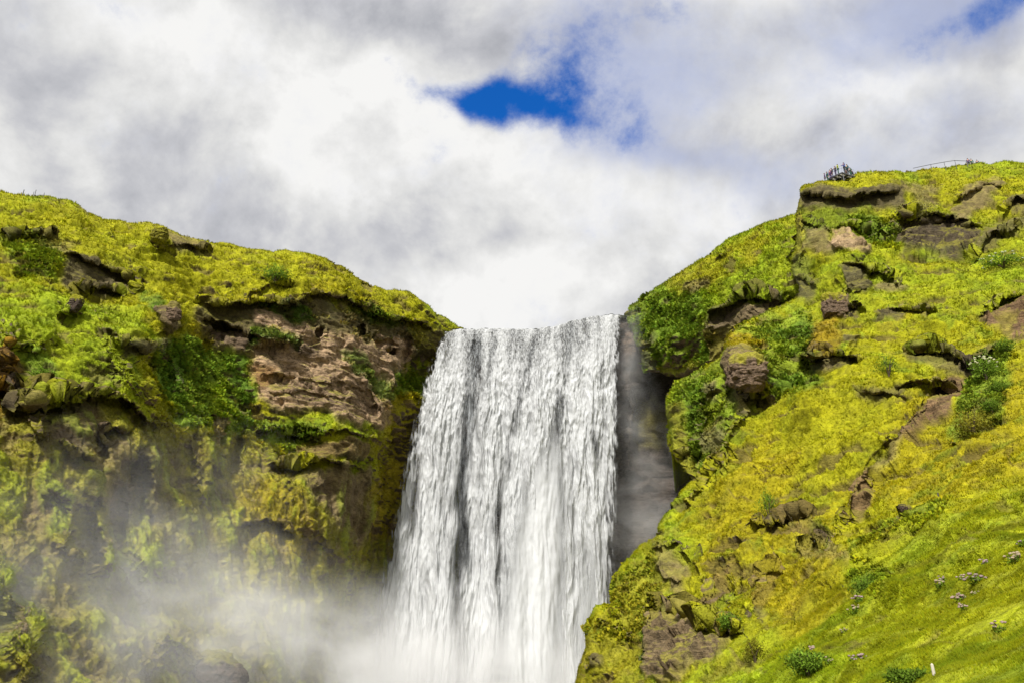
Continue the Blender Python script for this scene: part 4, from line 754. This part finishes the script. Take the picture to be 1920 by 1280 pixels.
boulder('large bare brown boulder bulging over a small dark hole, left on the right hillside', 'hill91', 1398, 690, 40, 40, 2, .8, .15, 20, .1, 'rock', .7)
boulder('small round dark boulder sticking out of the grass low on the right hillside', 'hill91', 1693, 949, 9, 9, 3, .8, 0, 0, .5, 'dark', .3)
boulder('dark jutting rock with mossy top below the cave on the left hill', 'cliff0', 140, 570, 14, 20, 4, .8, .4, 20, .5, 'dark', .8)
boulder('rounded brown boulder at the edge of the green gully on the left cliff', 'cliff0', 316, 598, 15, 22, 5, .8, .2, -10, .4, 'rock', .4)
boulder('mossy knob of rock just below the skyline of the left hill', 'cliff0', 298, 447, 16, 17, 6, .9, .2, 0, .4, 'olive', .9)
boulder('dark wet rock looming out of the spray at the bottom left of the waterfall', 'cliff0', 415, 1268, 52, 34, 7, .8, .1, 28, .4, 'dark', .5)

# ---- people, 1.6 to 1.8 m tall, on the clifftop
def flat(name, c, rough=.8):
    m = bpy.data.materials.get(name)
    return m or simple_mat(name, c, rough, .12, 9)
SKIN = flat('skin', (.45, .27, .19)); HAIR = flat('dark hair', (.03, .02, .015)); SHOE = flat('boots', (.04, .035, .03))
def skinned(name, pts, edges, radii, mat, root, sub=1):
    me = bpy.data.meshes.new(name); me.from_pydata([tuple(p) for p in pts], edges, []); o = bpy.data.objects.new(name, me); C.objects.link(o)
    sk = o.modifiers.new('s', 'SKIN'); sk.use_smooth_shade = True
    for i, r_ in enumerate(radii): me.skin_vertices[0].data[i].radius = (r_, r_) if not isinstance(r_, tuple) else r_
    me.skin_vertices[0].data[0].use_root = True
    if sub: o.modifiers.new('d', 'SUBSURF').levels = sub
    dg = bpy.context.evaluated_depsgraph_get(); nm = bpy.data.meshes.new_from_object(o.evaluated_get(dg)); o.modifiers.clear(); o.data = nm; nm.name = name
    bpy.data.meshes.remove(me); nm.materials.clear(); nm.materials.append(mat); o.parent = root
    return o
def person(label, loc, face, jacket, trousers, h=1.7, armL=(.28, .02, .82), armR=(-.28, .02, .82), elbL=None, elbR=None, lean=0., hat=None, stride=.0, group='people on the viewing platform', crouch=0.):
    root = empty('person', loc.tolist() if hasattr(loc, 'tolist') else loc, face); tag(root, label, 'person', group); k = h / 1.72; root.scale = (k * .86, k * .86, k)
    lz = 1 - .45 * crouch
    J = dict(pel=(0, 0, .93 * lz), w=(0, lean * .3, 1.08 * lz), ch=(0, lean * .8, 1.08 * lz + .24), nk=(0, lean * 1.1, 1.08 * lz + .40), hd=(0, lean * 1.25 + .01, 1.08 * lz + .50), ht=(0, lean * 1.3, 1.08 * lz + .62),
             hL=(.09, 0, .90 * lz), kL=(.10, .04 + stride * .5 + .35 * crouch, .50 * lz + .06 * crouch), aL=(.10, stride, .09), tL=(.10, stride + .15, .03), hR=(-.09, 0, .90 * lz), kR=(-.10, .04 - stride * .5 + .35 * crouch, .50 * lz + .06 * crouch), aR=(-.10, -stride, .09), tR=(-.10, -stride + .15, .03))
    sh = 1.08 * lz + .33; ds = 1.08 * lz - 1.08
    sL = (.18, lean, sh); sR = (-.18, lean, sh); wL = (armL[0], armL[1] + lean, armL[2] + ds); wR = (armR[0], armR[1] + lean, armR[2] + ds)
    mid = lambda a, b_, q: tuple(a[i] * .5 + b_[i] * .5 + q[i] for i in range(3))
    eL = elbL or mid(sL, wL, (.05, -.04, -.02)); eR = elbR or mid(sR, wR, (-.05, -.04, -.02))
    def hand(w_, e_, s_):
        d = Vector(w_) - Vector(e_); d.normalize(); sd_ = d.orthogonal().normalized(); p = [tuple(Vector(w_) + d * .06)]
        f = []
        for q, (off_, ln) in enumerate(((-.03, .075), (-.01, .09), (.01, .085), (.03, .07))):
            b0 = Vector(w_) + d * .09 + sd_ * off_; f.append((tuple(b0), tuple(b0 + d * ln * .6), tuple(b0 + d * ln + Vector((0, .01, -.01)))))
        f.append((tuple(Vector(w_) + d * .03 + sd_ * .035), tuple(Vector(w_) + d * .06 + sd_ * .06), tuple(Vector(w_) + d * .085 + sd_ * .065)))
        return p[0], f
    pts = [J['pel'], J['w'], J['ch'], J['nk'], J['hd'], J['ht'], J['hL'], J['kL'], J['aL'], J['tL'], J['hR'], J['kR'], J['aR'], J['tR'], sL, eL, wL, sR, eR, wR]
    rad = [(.14, .10), (.13, .09), (.15, .10), .05, (.075, .09), .06, .08, .055, .04, .035, .08, .055, .04, .035, .055, .042, .03, .055, .042, .03]
    ed = [(0, 1), (1, 2), (2, 3), (3, 4), (4, 5), (0, 6), (6, 7), (7, 8), (8, 9), (0, 10), (10, 11), (11, 12), (12, 13), (2, 14), (14, 15), (15, 16), (2, 17), (17, 18), (18, 19)]
    nose = tuple(Vector(J['hd']) + Vector((0, .095, -.01))); pts.append(nose); rad.append(.014); ed.append((4, len(pts) - 1))
    for wi, (w_, e_) in ((16, (wL, eL)), (19, (wR, eR))):
        pm, fs = hand(w_, e_, 1); pts.append(pm); rad.append((.032, .018)); ed.append((wi, len(pts) - 1)); pi_ = len(pts) - 1
        for ch in fs:
            pr = pi_
            for q in ch: pts.append(q); rad.append(.009); ed.append((pr, len(pts) - 1)); pr = len(pts) - 1
    b_ = skinned('body', pts, ed, rad, SKIN, root)
    b_.data.materials.append(SHOE)
    for f in b_.data.polygons:
        if f.center.z < .12: f.material_index = 1
    jp = [J['w'], (0, 0, .92 * lz), J['ch'], (0, lean * 1.05, sh + .06), sL, eL, tuple(Vector(wL) * .96 + Vector(eL) * .04), sR, eR, tuple(Vector(wR) * .96 + Vector(eR) * .04)]
    skinned('jacket', jp, [(0, 1), (0, 2), (2, 3), (2, 4), (4, 5), (5, 6), (2, 7), (7, 8), (8, 9)], [(.16, .115), (.17, .13), (.175, .125), .07, .075, .058, .044, .075, .058, .044], flat('jacket ' + jacket[0], jacket[1]), root)
    tp = [J['pel'], J['hL'], J['kL'], J['aL'], J['hR'], J['kR'], J['aR']]
    skinned('trousers', tp, [(0, 1), (1, 2), (2, 3), (0, 4), (4, 5), (5, 6)], [(.15, .115), .095, .07, .055, .095, .07, .055], flat('trousers ' + trousers[0], trousers[1]), root)
    hz = Vector(J['hd'])
    bm = bmesh.new(); bmesh.ops.create_icosphere(bm, subdivisions=2, radius=1, matrix=Matrix.Translation(hz + Vector((0, -.018, .035))) @ Matrix.Diagonal((.092, .108, .115, 1)))
    bmesh.ops.delete(bm, geom=[v for v in bm.verts if v.co.z < hz.z - .02 and v.co.y > hz.y - .02], context='VERTS')
    me = bpy.data.meshes.new('hair'); bm.to_mesh(me); bm.free(); me.materials.append(flat(hat[0], hat[1]) if hat else HAIR); o = bpy.data.objects.new('woolly_hat' if hat else 'hair', me); C.objects.link(o); o.parent = root
    return root
def cyl(bm, a, b_, r0, r1=None, seg=8):
    a, b_ = Vector(a), Vector(b_); d = b_ - a; M = Matrix.Translation((a + b_) / 2) @ d.to_track_quat('Z', 'Y').to_matrix().to_4x4()
    bmesh.ops.create_cone(bm, cap_ends=True, segments=seg, radius1=r0, radius2=r0 if r1 is None else r1, depth=d.length, matrix=M)
def bar(bm, a, b_, w_, h_, up=(0, 0, 1)):
    a, b_ = Vector(a), Vector(b_); d = (b_ - a); x = d.normalized(); y = Vector(up).cross(x).normalized(); z = x.cross(y)
    M = Matrix.Translation((a + b_) / 2) @ Matrix((x, y, z)).transposed().to_4x4() @ Matrix.Diagonal((d.length, w_, h_, 1)); bmesh.ops.create_cube(bm, size=1, matrix=M)
def finish(name, bm, mat, root=None, bevel=0):
    if bevel: bmesh.ops.bevel(bm, geom=bm.edges[:], offset=bevel, segments=1, affect='EDGES')
    me = bpy.data.meshes.new(name); bm.to_mesh(me); bm.free(); me.materials.append(mat); o = bpy.data.objects.new(name, me); C.objects.link(o)
    if root: o.parent = root
    return o
# viewing platform: slatted deck on joists, jutting over the edge of the crag
h0 = at(1580, 323, 98.0)[2]
def at_z(px, py, z): r = ray(px, py); Y = (z - CAM[2]) / r[2]; return np.array([r[0] * Y, Y, z])
P0, P1, P2 = at_z(1579, 323, h0), at_z(1552, 335, h0), at_z(1603, 331, h0); e1, e2 = P1 - P0, P2 - P0
pl = empty('viewing_platform', P0.tolist()); tag(pl, 'slatted timber viewing platform jutting from the top of the right crag', 'platform')
GREY = flat('weathered timber', (.28, .24, .20)); DK = flat('dark steel', (.035, .035, .04), .5); PALE = flat('pale planks', (.62, .58, .5))
bm = bmesh.new(); nb = 11
for k in range(nb):
    t0 = (k + .5) / nb; a = e2 * t0; bar(bm, a, a + e1, np.linalg.norm(e2) / nb * .62, .04)
finish('deck', bm, PALE, pl)
bm = bmesh.new()
for t0 in (0.02, .34, .66, .98): bar(bm, e1 * t0 + (0, 0, -.12), e1 * t0 + e2 + (0, 0, -.12), .14, .18)
for t0 in (0.0, .5, 1.0): bar(bm, e2 * t0 + (0, 0, -.13), e2 * t0 + e1 + (0, 0, -.13), .12, .2)
finish('joists', bm, DK, pl)
for q in (e1 * .05 + e2 * .08, e1 * .5 + e2 * .5, e1 * .1 + e2 * .9, e1 * .9 + e2 * .12, e1 * .95 + e2 * .95):
    bm = bmesh.new(); cyl(bm, q + (0, 0, -.2), q + (0, 0, -1.7), .07); finish('support_post', bm, DK, pl)
corner = [e1, np.zeros(3), e2]
for a, b_ in zip(corner[:-1], corner[1:]):
    for t0 in np.linspace(0, 1, 4)[:3 if b_ is not e2 else 4]:
        q = a + (b_ - a) * t0; bm = bmesh.new(); cyl(bm, q, q + (0, 0, 1.05), .012, seg=6); finish('railing_post', bm, DK, pl)
bm = bmesh.new()
for zz in (1.06, .62):
    for a, b_ in zip(corner[:-1], corner[1:]): cyl(bm, a + (0, 0, zz), b_ + (0, 0, zz), .009, seg=6)
finish('handrail', bm, DK, pl)
for k in range(5):      # steps down to the path on the left end
    bm = bmesh.new(); q = e1 * 1.02 + (e1 / np.linalg.norm(e1)) * (.28 * k + .15) + np.array([0, 0, -.17 * (k + 1)]); bar(bm, q, q + e2 * .55, .27, .05); finish('step', bm, GREY, pl)
JK = dict(blue=('deep blue', (.03, .06, .34)), purple=('purple', (.06, .025, .10)), teal=('teal', (.01, .07, .07)), lime=('lime', (.50, .60, .04)), violet=('violet', (.12, .03, .11)), dark=('charcoal', (.03, .03, .045)), rust=('rust', (.16, .06, .04)), green=('dark green', (.03, .10, .06)))
TR = dict(dark=('black', (.02, .02, .025)), purple=('plum', (.04, .025, .08)), navy=('navy', (.02, .03, .09)), green=('bottle green', (.02, .08, .05)), grey=('grey', (.16, .16, .18)))
zg = at(1550, 337, 99.0)[2] - .05
PPL = [ # px, top py, level, height, label, jacket, trousers, facing, kwargs
 (1545, 325, zg, 1.66, 'person in a purple blue jacket lowest at the left end of the platform group', JK['purple'], TR['navy'], 2.6, {}),
 (1550, 322.5, zg, 1.7, 'person in a teal jacket beside the lowest walker left of the platform', JK['teal'], TR['green'], 3.0, dict(lean=.05)),
 (1555, 318.5, zg, 1.68, 'person in a violet coat at the foot of the platform steps', JK['violet'], TR['purple'], 3.4, {}),
 (1558, 315.5, h0 - .5, 1.7, 'dark clothed person climbing the steps behind the violet coat', JK['dark'], TR['purple'], 3.1, dict(stride=.12)),
 (1564.5, 312, h0, 1.64, 'person in a charcoal top and plum trousers at the left rail of the platform', JK['dark'], TR['purple'], 3.14, dict(armR=(-.3, .35, 1.15), armL=(.25, .38, 1.12))),
 (1569.5, 308.5, h0, 1.7, 'person in a lime yellow jacket on the platform with one arm stretched out', JK['lime'], TR['green'], 2.7, dict(armR=(-.55, .35, 1.1), armL=(.62, .1, 1.38))),
 (1581, 305, h0, 1.76, 'tall person in a deep blue jacket at the front corner of the platform', JK['blue'], TR['dark'], 3.14, dict(armL=(.2, .38, 1.25), armR=(-.2, .36, 1.25))),
 (1587, 308.5, h0, 1.72, 'slim person in dark teal standing just right of the blue jacket', JK['teal'], TR['dark'], 3.3, {}),
 (1586.5, 318.5, h0, 1.66, 'person in a rust red top bending down at the right side of the platform', JK['rust'], TR['grey'], 2.9, dict(crouch=.55, lean=.12)),
 (1593, 314.5, h0, 1.74, 'person in a dark green coat with elbows out near the right rail', JK['green'], TR['green'], 3.14, dict(elbL=(.38, 0, 1.15), elbR=(-.38, 0, 1.15), armL=(.16, .12, 1.2), armR=(-.16, .12, 1.2))),
 (1598.5, 319.5, h0, 1.7, 'person in charcoal leaning over the right end of the platform rail', JK['dark'], TR['green'], 2.8, dict(lean=.16)),
 (1604, 324, zg + .7, 1.66, 'small dark figure on the grass right of the platform', JK['dark'], TR['dark'], 2.4, {}),
]
for px, top, zf, h, lab, jk, tr_, fc_, kw in PPL:
    loc = z_place(px, top, zf, h * (1 - .26 * kw.get('crouch', 0))); kw = dict(kw) if top in (308.5, 318.5) else dict(kw, hat=('dark wool', (.03, .03, .04))); person(lab, loc, fc_ - 1.3, jk, tr_, h, **kw)
zr = at(1813, 304, 104.0)[2] - .1
for px, top, lab, jk, hh in ((1813.5, 297, 'person in a purple jacket where the clifftop rail ends, half hidden by grass', JK['purple'], 1.7),
                             (1820, 298, 'person in dark green behind the grassy crest right of the purple jacket', JK['green'], 1.7), (1831, 300, 'person in a dark coat farthest right on the grassy crest', JK['dark'], 1.65)):
    person(lab, z_place(px, top, zr, hh), 2.6, jk, TR['dark'], hh, hat=('dark wool', (.03, .03, .04)), group='walkers behind the right crest')
# rope rail along the clifftop path
rl = [at(1712, 316, 101.), at(1745, 309, 101.5), at(1770, 304.5, 102.), at(1790, 301.5, 102.5), at(1812, 302.5, 103.)]; rr_ = empty('rope_railing', rl[0].tolist()); tag(rr_, 'thin dark rail running up the clifftop path to the right', 'railing')
bm = bmesh.new()
for a, b_ in zip(rl[:-1], rl[1:]): cyl(bm, a - rl[0], b_ - rl[0], .04, seg=6)
finish('rope', bm, DK, rr_)
for q in rl[1:]:
    bm = bmesh.new(); cyl(bm, q - rl[0] + (0, 0, .05), q - rl[0] + (0, 0, -1.6), .035, seg=6); finish('rail_post', bm, DK, rr_)
# posts
def post(label, base, h, r0, mat, lean=(0, 0), group=None):
    bm = bmesh.new(); cyl(bm, (0, 0, -.3), (lean[0], lean[1], h), r0, r0 * .85, 9); cyl(bm, (lean[0], lean[1], h), (lean[0], lean[1], h + r0 * .8), r0 * .85, r0 * .15, 9)
    for v in bm.verts: v.co.x += random.uniform(-.08, .08) * r0; v.co.y += random.uniform(-.08, .08) * r0
    o = finish('fence_post', bm, mat, bevel=0); o.location = base; tag(o, label, 'post', group)
for px, top, h, r0, lab in ((43.2, 355.5, .62, .055, 'thickest dark post on the far left skyline'), (62.5, 359.5, .42, .03, 'short thin post close left of the tallest skyline post'), (65.5, 355.5, .72, .038, 'tallest thin post on the left skyline'), (82, 361.5, .40, .035, 'low faint post right of the others on the left skyline')):
    b_ = at(px, top + h * 13.4, 93.0); post(lab, b_.tolist(), h, r0, DK, group='posts on the left skyline')
WHT = flat('whitewashed wood', (.52, .47, .38))
p, _, _ = surf('hill91', 1747, 1262); post('whitewashed wooden stake in the grass near the bottom right', (p + (0, -.1, -.02)).tolist(), pxsize(p, 21), pxsize(p, 3.4), WHT, (-.02, 0))
p, _, _ = surf('hill91', 1741, 906); post('thin dark stake standing in the grass on the right slope', (p + (0, -.2, -.05)).tolist(), pxsize(p, 13), pxsize(p, 1.5), DK, (.03, 0))

# ---- shrubs and flowers
M_stem = simple_mat('woody stems', (.09, .06, .035))
def foliage_mesh(name, root, n, w_, h_, leaf, col, var, r, shape='dome', flower=None):
    d = r.normal(size=(n, 3)); d /= np.linalg.norm(d, axis=1, keepdims=True); rad = r.random(n) ** .45
    lump = 1 + .75 * perlin(d * 1.5 + r.random() * 50) + .3 * perlin(d * 4 + 9)
    P_ = d * (rad * lump)[:, None] * np.array([w_ / 2, w_ / 2 * .8, h_ / 2]); P_[:, 2] += h_ * .5
    if shape == 'cone': P_[:, :2] *= np.clip(1.35 - P_[:, 2:3] / h_, .2, 1.3)
    ax = r.normal(size=(n, 3)) * .7 + d * .6 + np.array([0, 0, .25]); ax /= np.linalg.norm(ax, axis=1, keepdims=True); sd_ = np.cross(ax, r.normal(size=(n, 3))); sd_ /= np.linalg.norm(sd_, axis=1, keepdims=True)
    L = leaf * r.uniform(.6, 1.3, n)[:, None]; tri = np.stack([P_, P_ + ax * L * .5 + sd_ * L * .26, P_ + ax * L, P_ + ax * L * .5 - sd_ * L * .26], 1)
    cc = np.clip(col * (1 + r.normal(0, var, n)[:, None] + .3 * perlin(P_ / (w_ * .22) + 3)[:, None]), .004, 1)
    nr = d * .8 + np.array([0, 0, .4]); nr /= np.linalg.norm(nr, axis=1, keepdims=True)
    return np_mesh(name, tri.reshape(-1, 3), np.arange(4 * n).reshape(-1, 4), M_leaf, root, attrs={'col': np.repeat(cc, 4, 0), 'nrm': np.repeat(nr, 4, 0)}, smooth=False)
def flower_head(root, c, rad, colr, r):
    bm = bmesh.new(); bmesh.ops.create_icosphere(bm, subdivisions=2, radius=1); v = np.array([q.co[:] for q in bm.verts]); f = np.array([[x.index for x in q.verts] for q in bm.faces]); bm.free()
    v = v * (1 + .35 * perlin(v * 2.2 + r.random() * 40))[:, None] * np.array([rad, rad * .8, rad * .6]) + c
    cc = np.clip(np.array(colr) * r.uniform(.75, 1.15, (len(v), 1)), 0, 1); nr = (v - c) / rad + np.array([0, 0, .6])
    return np_mesh('flower_head', v, f, M_leaf, root, attrs={'col': cc, 'nrm': nr}, smooth=False)
def shrub(label, key, px, py, wpx, hpx, cname, seed, n=2200, shape='dome', leafpx=3.0, var=.25, name='shrub', flower=None, cat='shrub', mul=1.):
    r = np.random.default_rng(seed); p, nn, _ = surf(key, px, py + hpx * .45); w_, h_ = pxsize(p, wpx), pxsize(p, hpx)
    root = empty(name, (p + nn * .05).tolist()); tag(root, label, cat)
    foliage_mesh('foliage', root, n, w_, h_, pxsize(p, leafpx), PAL[cname] * mul, var, r, shape)
    bm = bmesh.new()
    for k in range(7):
        a = r.uniform(0, 6.28); q = Vector((math.cos(a) * w_ * .3 * r.uniform(.3, 1), math.sin(a) * w_ * .25, h_ * r.uniform(.55, .9))); cyl(bm, (0, 0, -.1), q * .5 + Vector((0, 0, h_ * .08)), w_ * .02, w_ * .012, 5); cyl(bm, q * .5 + Vector((0, 0, h_ * .08)), q, w_ * .012, w_ * .004, 5)
    finish('stems', bm, M_stem, root)
    if flower:
        for k in range(26):
            d = r.normal(size=3); d[2] = abs(d[2]) + .3; d /= np.linalg.norm(d); c = d * np.array([w_ / 2, w_ / 2.4, h_ * .5]) + np.array([0, 0, h_ * .55]); flower_head(root, c, pxsize(p, 2.4), flower, r)
    return root
for k, a in enumerate([
    ('slender feathery green bush growing from the middle of the right slope', 'hill91', 1438, 938, 44, 56, 'fern', 0, 1600, 'cone', 3),
    ('pale grey green shrub crowning the dark cave near the right clifftop', 'hill91', 1716, 402, 74, 44, 'pale', 0, 2600, 'dome', 3.4),
    ('large olive shrub below the brown scree chute on the right slope', 'hill91', 1822, 780, 78, 52, 'olive', 0, 2600, 'dome', 3.6),
    ('thin willowy bush beside the mossy ledge at the centre of the right slope', 'hill91', 1668, 690, 56, 44, 'fern', 0, 1100, 'cone', 3),
    ('bright green leafy bush in the hollow right of the large bare rock face', 'hill91', 1362, 1150, 44, 32, 'fern', 0, 1500, 'dome', 4),
    ('grey green shrub under the dark cleft low on the right slope', 'hill91', 1400, 1190, 50, 42, 'olive', 0, 1500, 'cone', 3.2),
    ('broad yellow green bush at the bottom edge below the meadow', 'hill91', 1518, 1246, 76, 46, 'fern', 0, 2200, 'dome', 6),
    ('dark green bush left of the dusty pink flowers on the right slope', 'hill91', 1618, 1082, 60, 34, 'fern', 0, 1800, 'dome', 4),
    ('rounded dark green bush at the top of the flowering gully on the right', 'hill91', 1886, 648, 36, 26, 'fern', 0, 1500, 'dome', 3.2),
    ('dark green bush lowest in the flowering gully on the right', 'hill91', 1854, 742, 32, 26, 'fern', 0, 1400, 'dome', 3.2),
    ('small dark bush in the middle of the flowering gully', 'hill91', 1866, 714, 34, 22, 'fern', 0, 1300, 'dome', 3.2),
    ('low dark green bush at the bottom edge left of the white stake', 'hill91', 1700, 1262, 90, 26, 'fern', 0, 2400, 'dome', 6),
    ('green leafy bush hanging over the rim of the left cliff', 'cliff0', 515, 520, 62, 30, 'fern', 0, 2000, 'dome', 3.4),
    ('dark bush under the grassy rim of the left cliff', 'cliff0', 690, 580, 54, 30, 'fern', 0, 1800, 'dome', 3.2),
    ('bright green plant tucked in a hollow of the left slope', 'cliff0', 82, 676, 40, 18, 'fern', 0, 1000, 'dome', 4)]):
    shrub(*a[:6], a[6], 100 + k, int(a[8] * .8), a[9], a[10], mul=.72 if 'dark' in a[0] else .95)
shrub('tall green plants with cream flower heads in the right gully', 'hill91', 1848, 680, 54, 44, 'fern', 150, 2200, 'dome', 3.2, flower=(.55, .55, .34), name='flowering_plant', cat='plant')
shrub('pale flowered plants along the grassy bank at the right edge', 'hill91', 1880, 482, 90, 18, 'fern', 151, 2000, 'dome', 3.2, flower=(.50, .52, .34), name='flowering_plant', cat='plant')
FL = [(1757, 1073, 20, 9, 'left of the pink pair on the meadow'), (1758, 1086, 26, 10, 'just below the small clump left of the pair'), (1800, 1077, 20, 8, 'left half of the pink pair'), (1826, 1081, 34, 14, 'largest, right half of the pink pair'), (1818, 1100, 18, 10, 'directly under the pink pair'),
      (1794, 1112, 28, 10, 'lower left of the pink pair'), (1614, 1128, 26, 10, 'above the bottom left of the meadow'), (1601, 1140, 24, 12, 'beside the highest clump on the left of the meadow'), (1520, 1216, 22, 10, 'leftmost in the meadow above the broad bush'), (1605, 1233, 34, 12, 'largest near the bottom edge'),
      (1554, 1238, 20, 8, 'small beside the broad bush'), (1866, 1167, 30, 16, 'alone on the right of the lower meadow'), (1910, 1005, 26, 12, 'at the right edge of the photo high in the meadow'), (1896, 1038, 34, 16, 'pale brownish near the right edge'), (1808, 1142, 22, 10, 'low, brownish green below the pair'), (1844, 1048, 22, 8, 'faint, above the largest clump'), (1577, 1176, 16, 8, 'faint, on the left between taller grass')]
for k, (px, py, wd, hg, where) in enumerate(FL):
    r = np.random.default_rng(300 + k); p, nn, _ = surf('hill91', px, py + hg * .4); w_, h_ = pxsize(p, wd), pxsize(p, hg) + .12
    root = empty('flower_clump', p.tolist()); tag(root, 'dusty pink flower clump, ' + where, 'flowers', 'dusty pink flower clumps in the meadow')
    foliage_mesh('leaves', root, 160, w_ * .8, h_ * .8, w_ * .14, PAL['fern'], .25, r)
    base = np.array([(.50, .37, .36), (.52, .42, .28), (.54, .40, .34)][k % 3]) * r.uniform(.85, 1.1)
    for j in range(11): flower_head(root, np.array([r.normal() * w_ * .24, r.normal() * w_ * .16, h_ * r.uniform(.45, 1.0)]), w_ * r.uniform(.07, .14), base * .8, r)
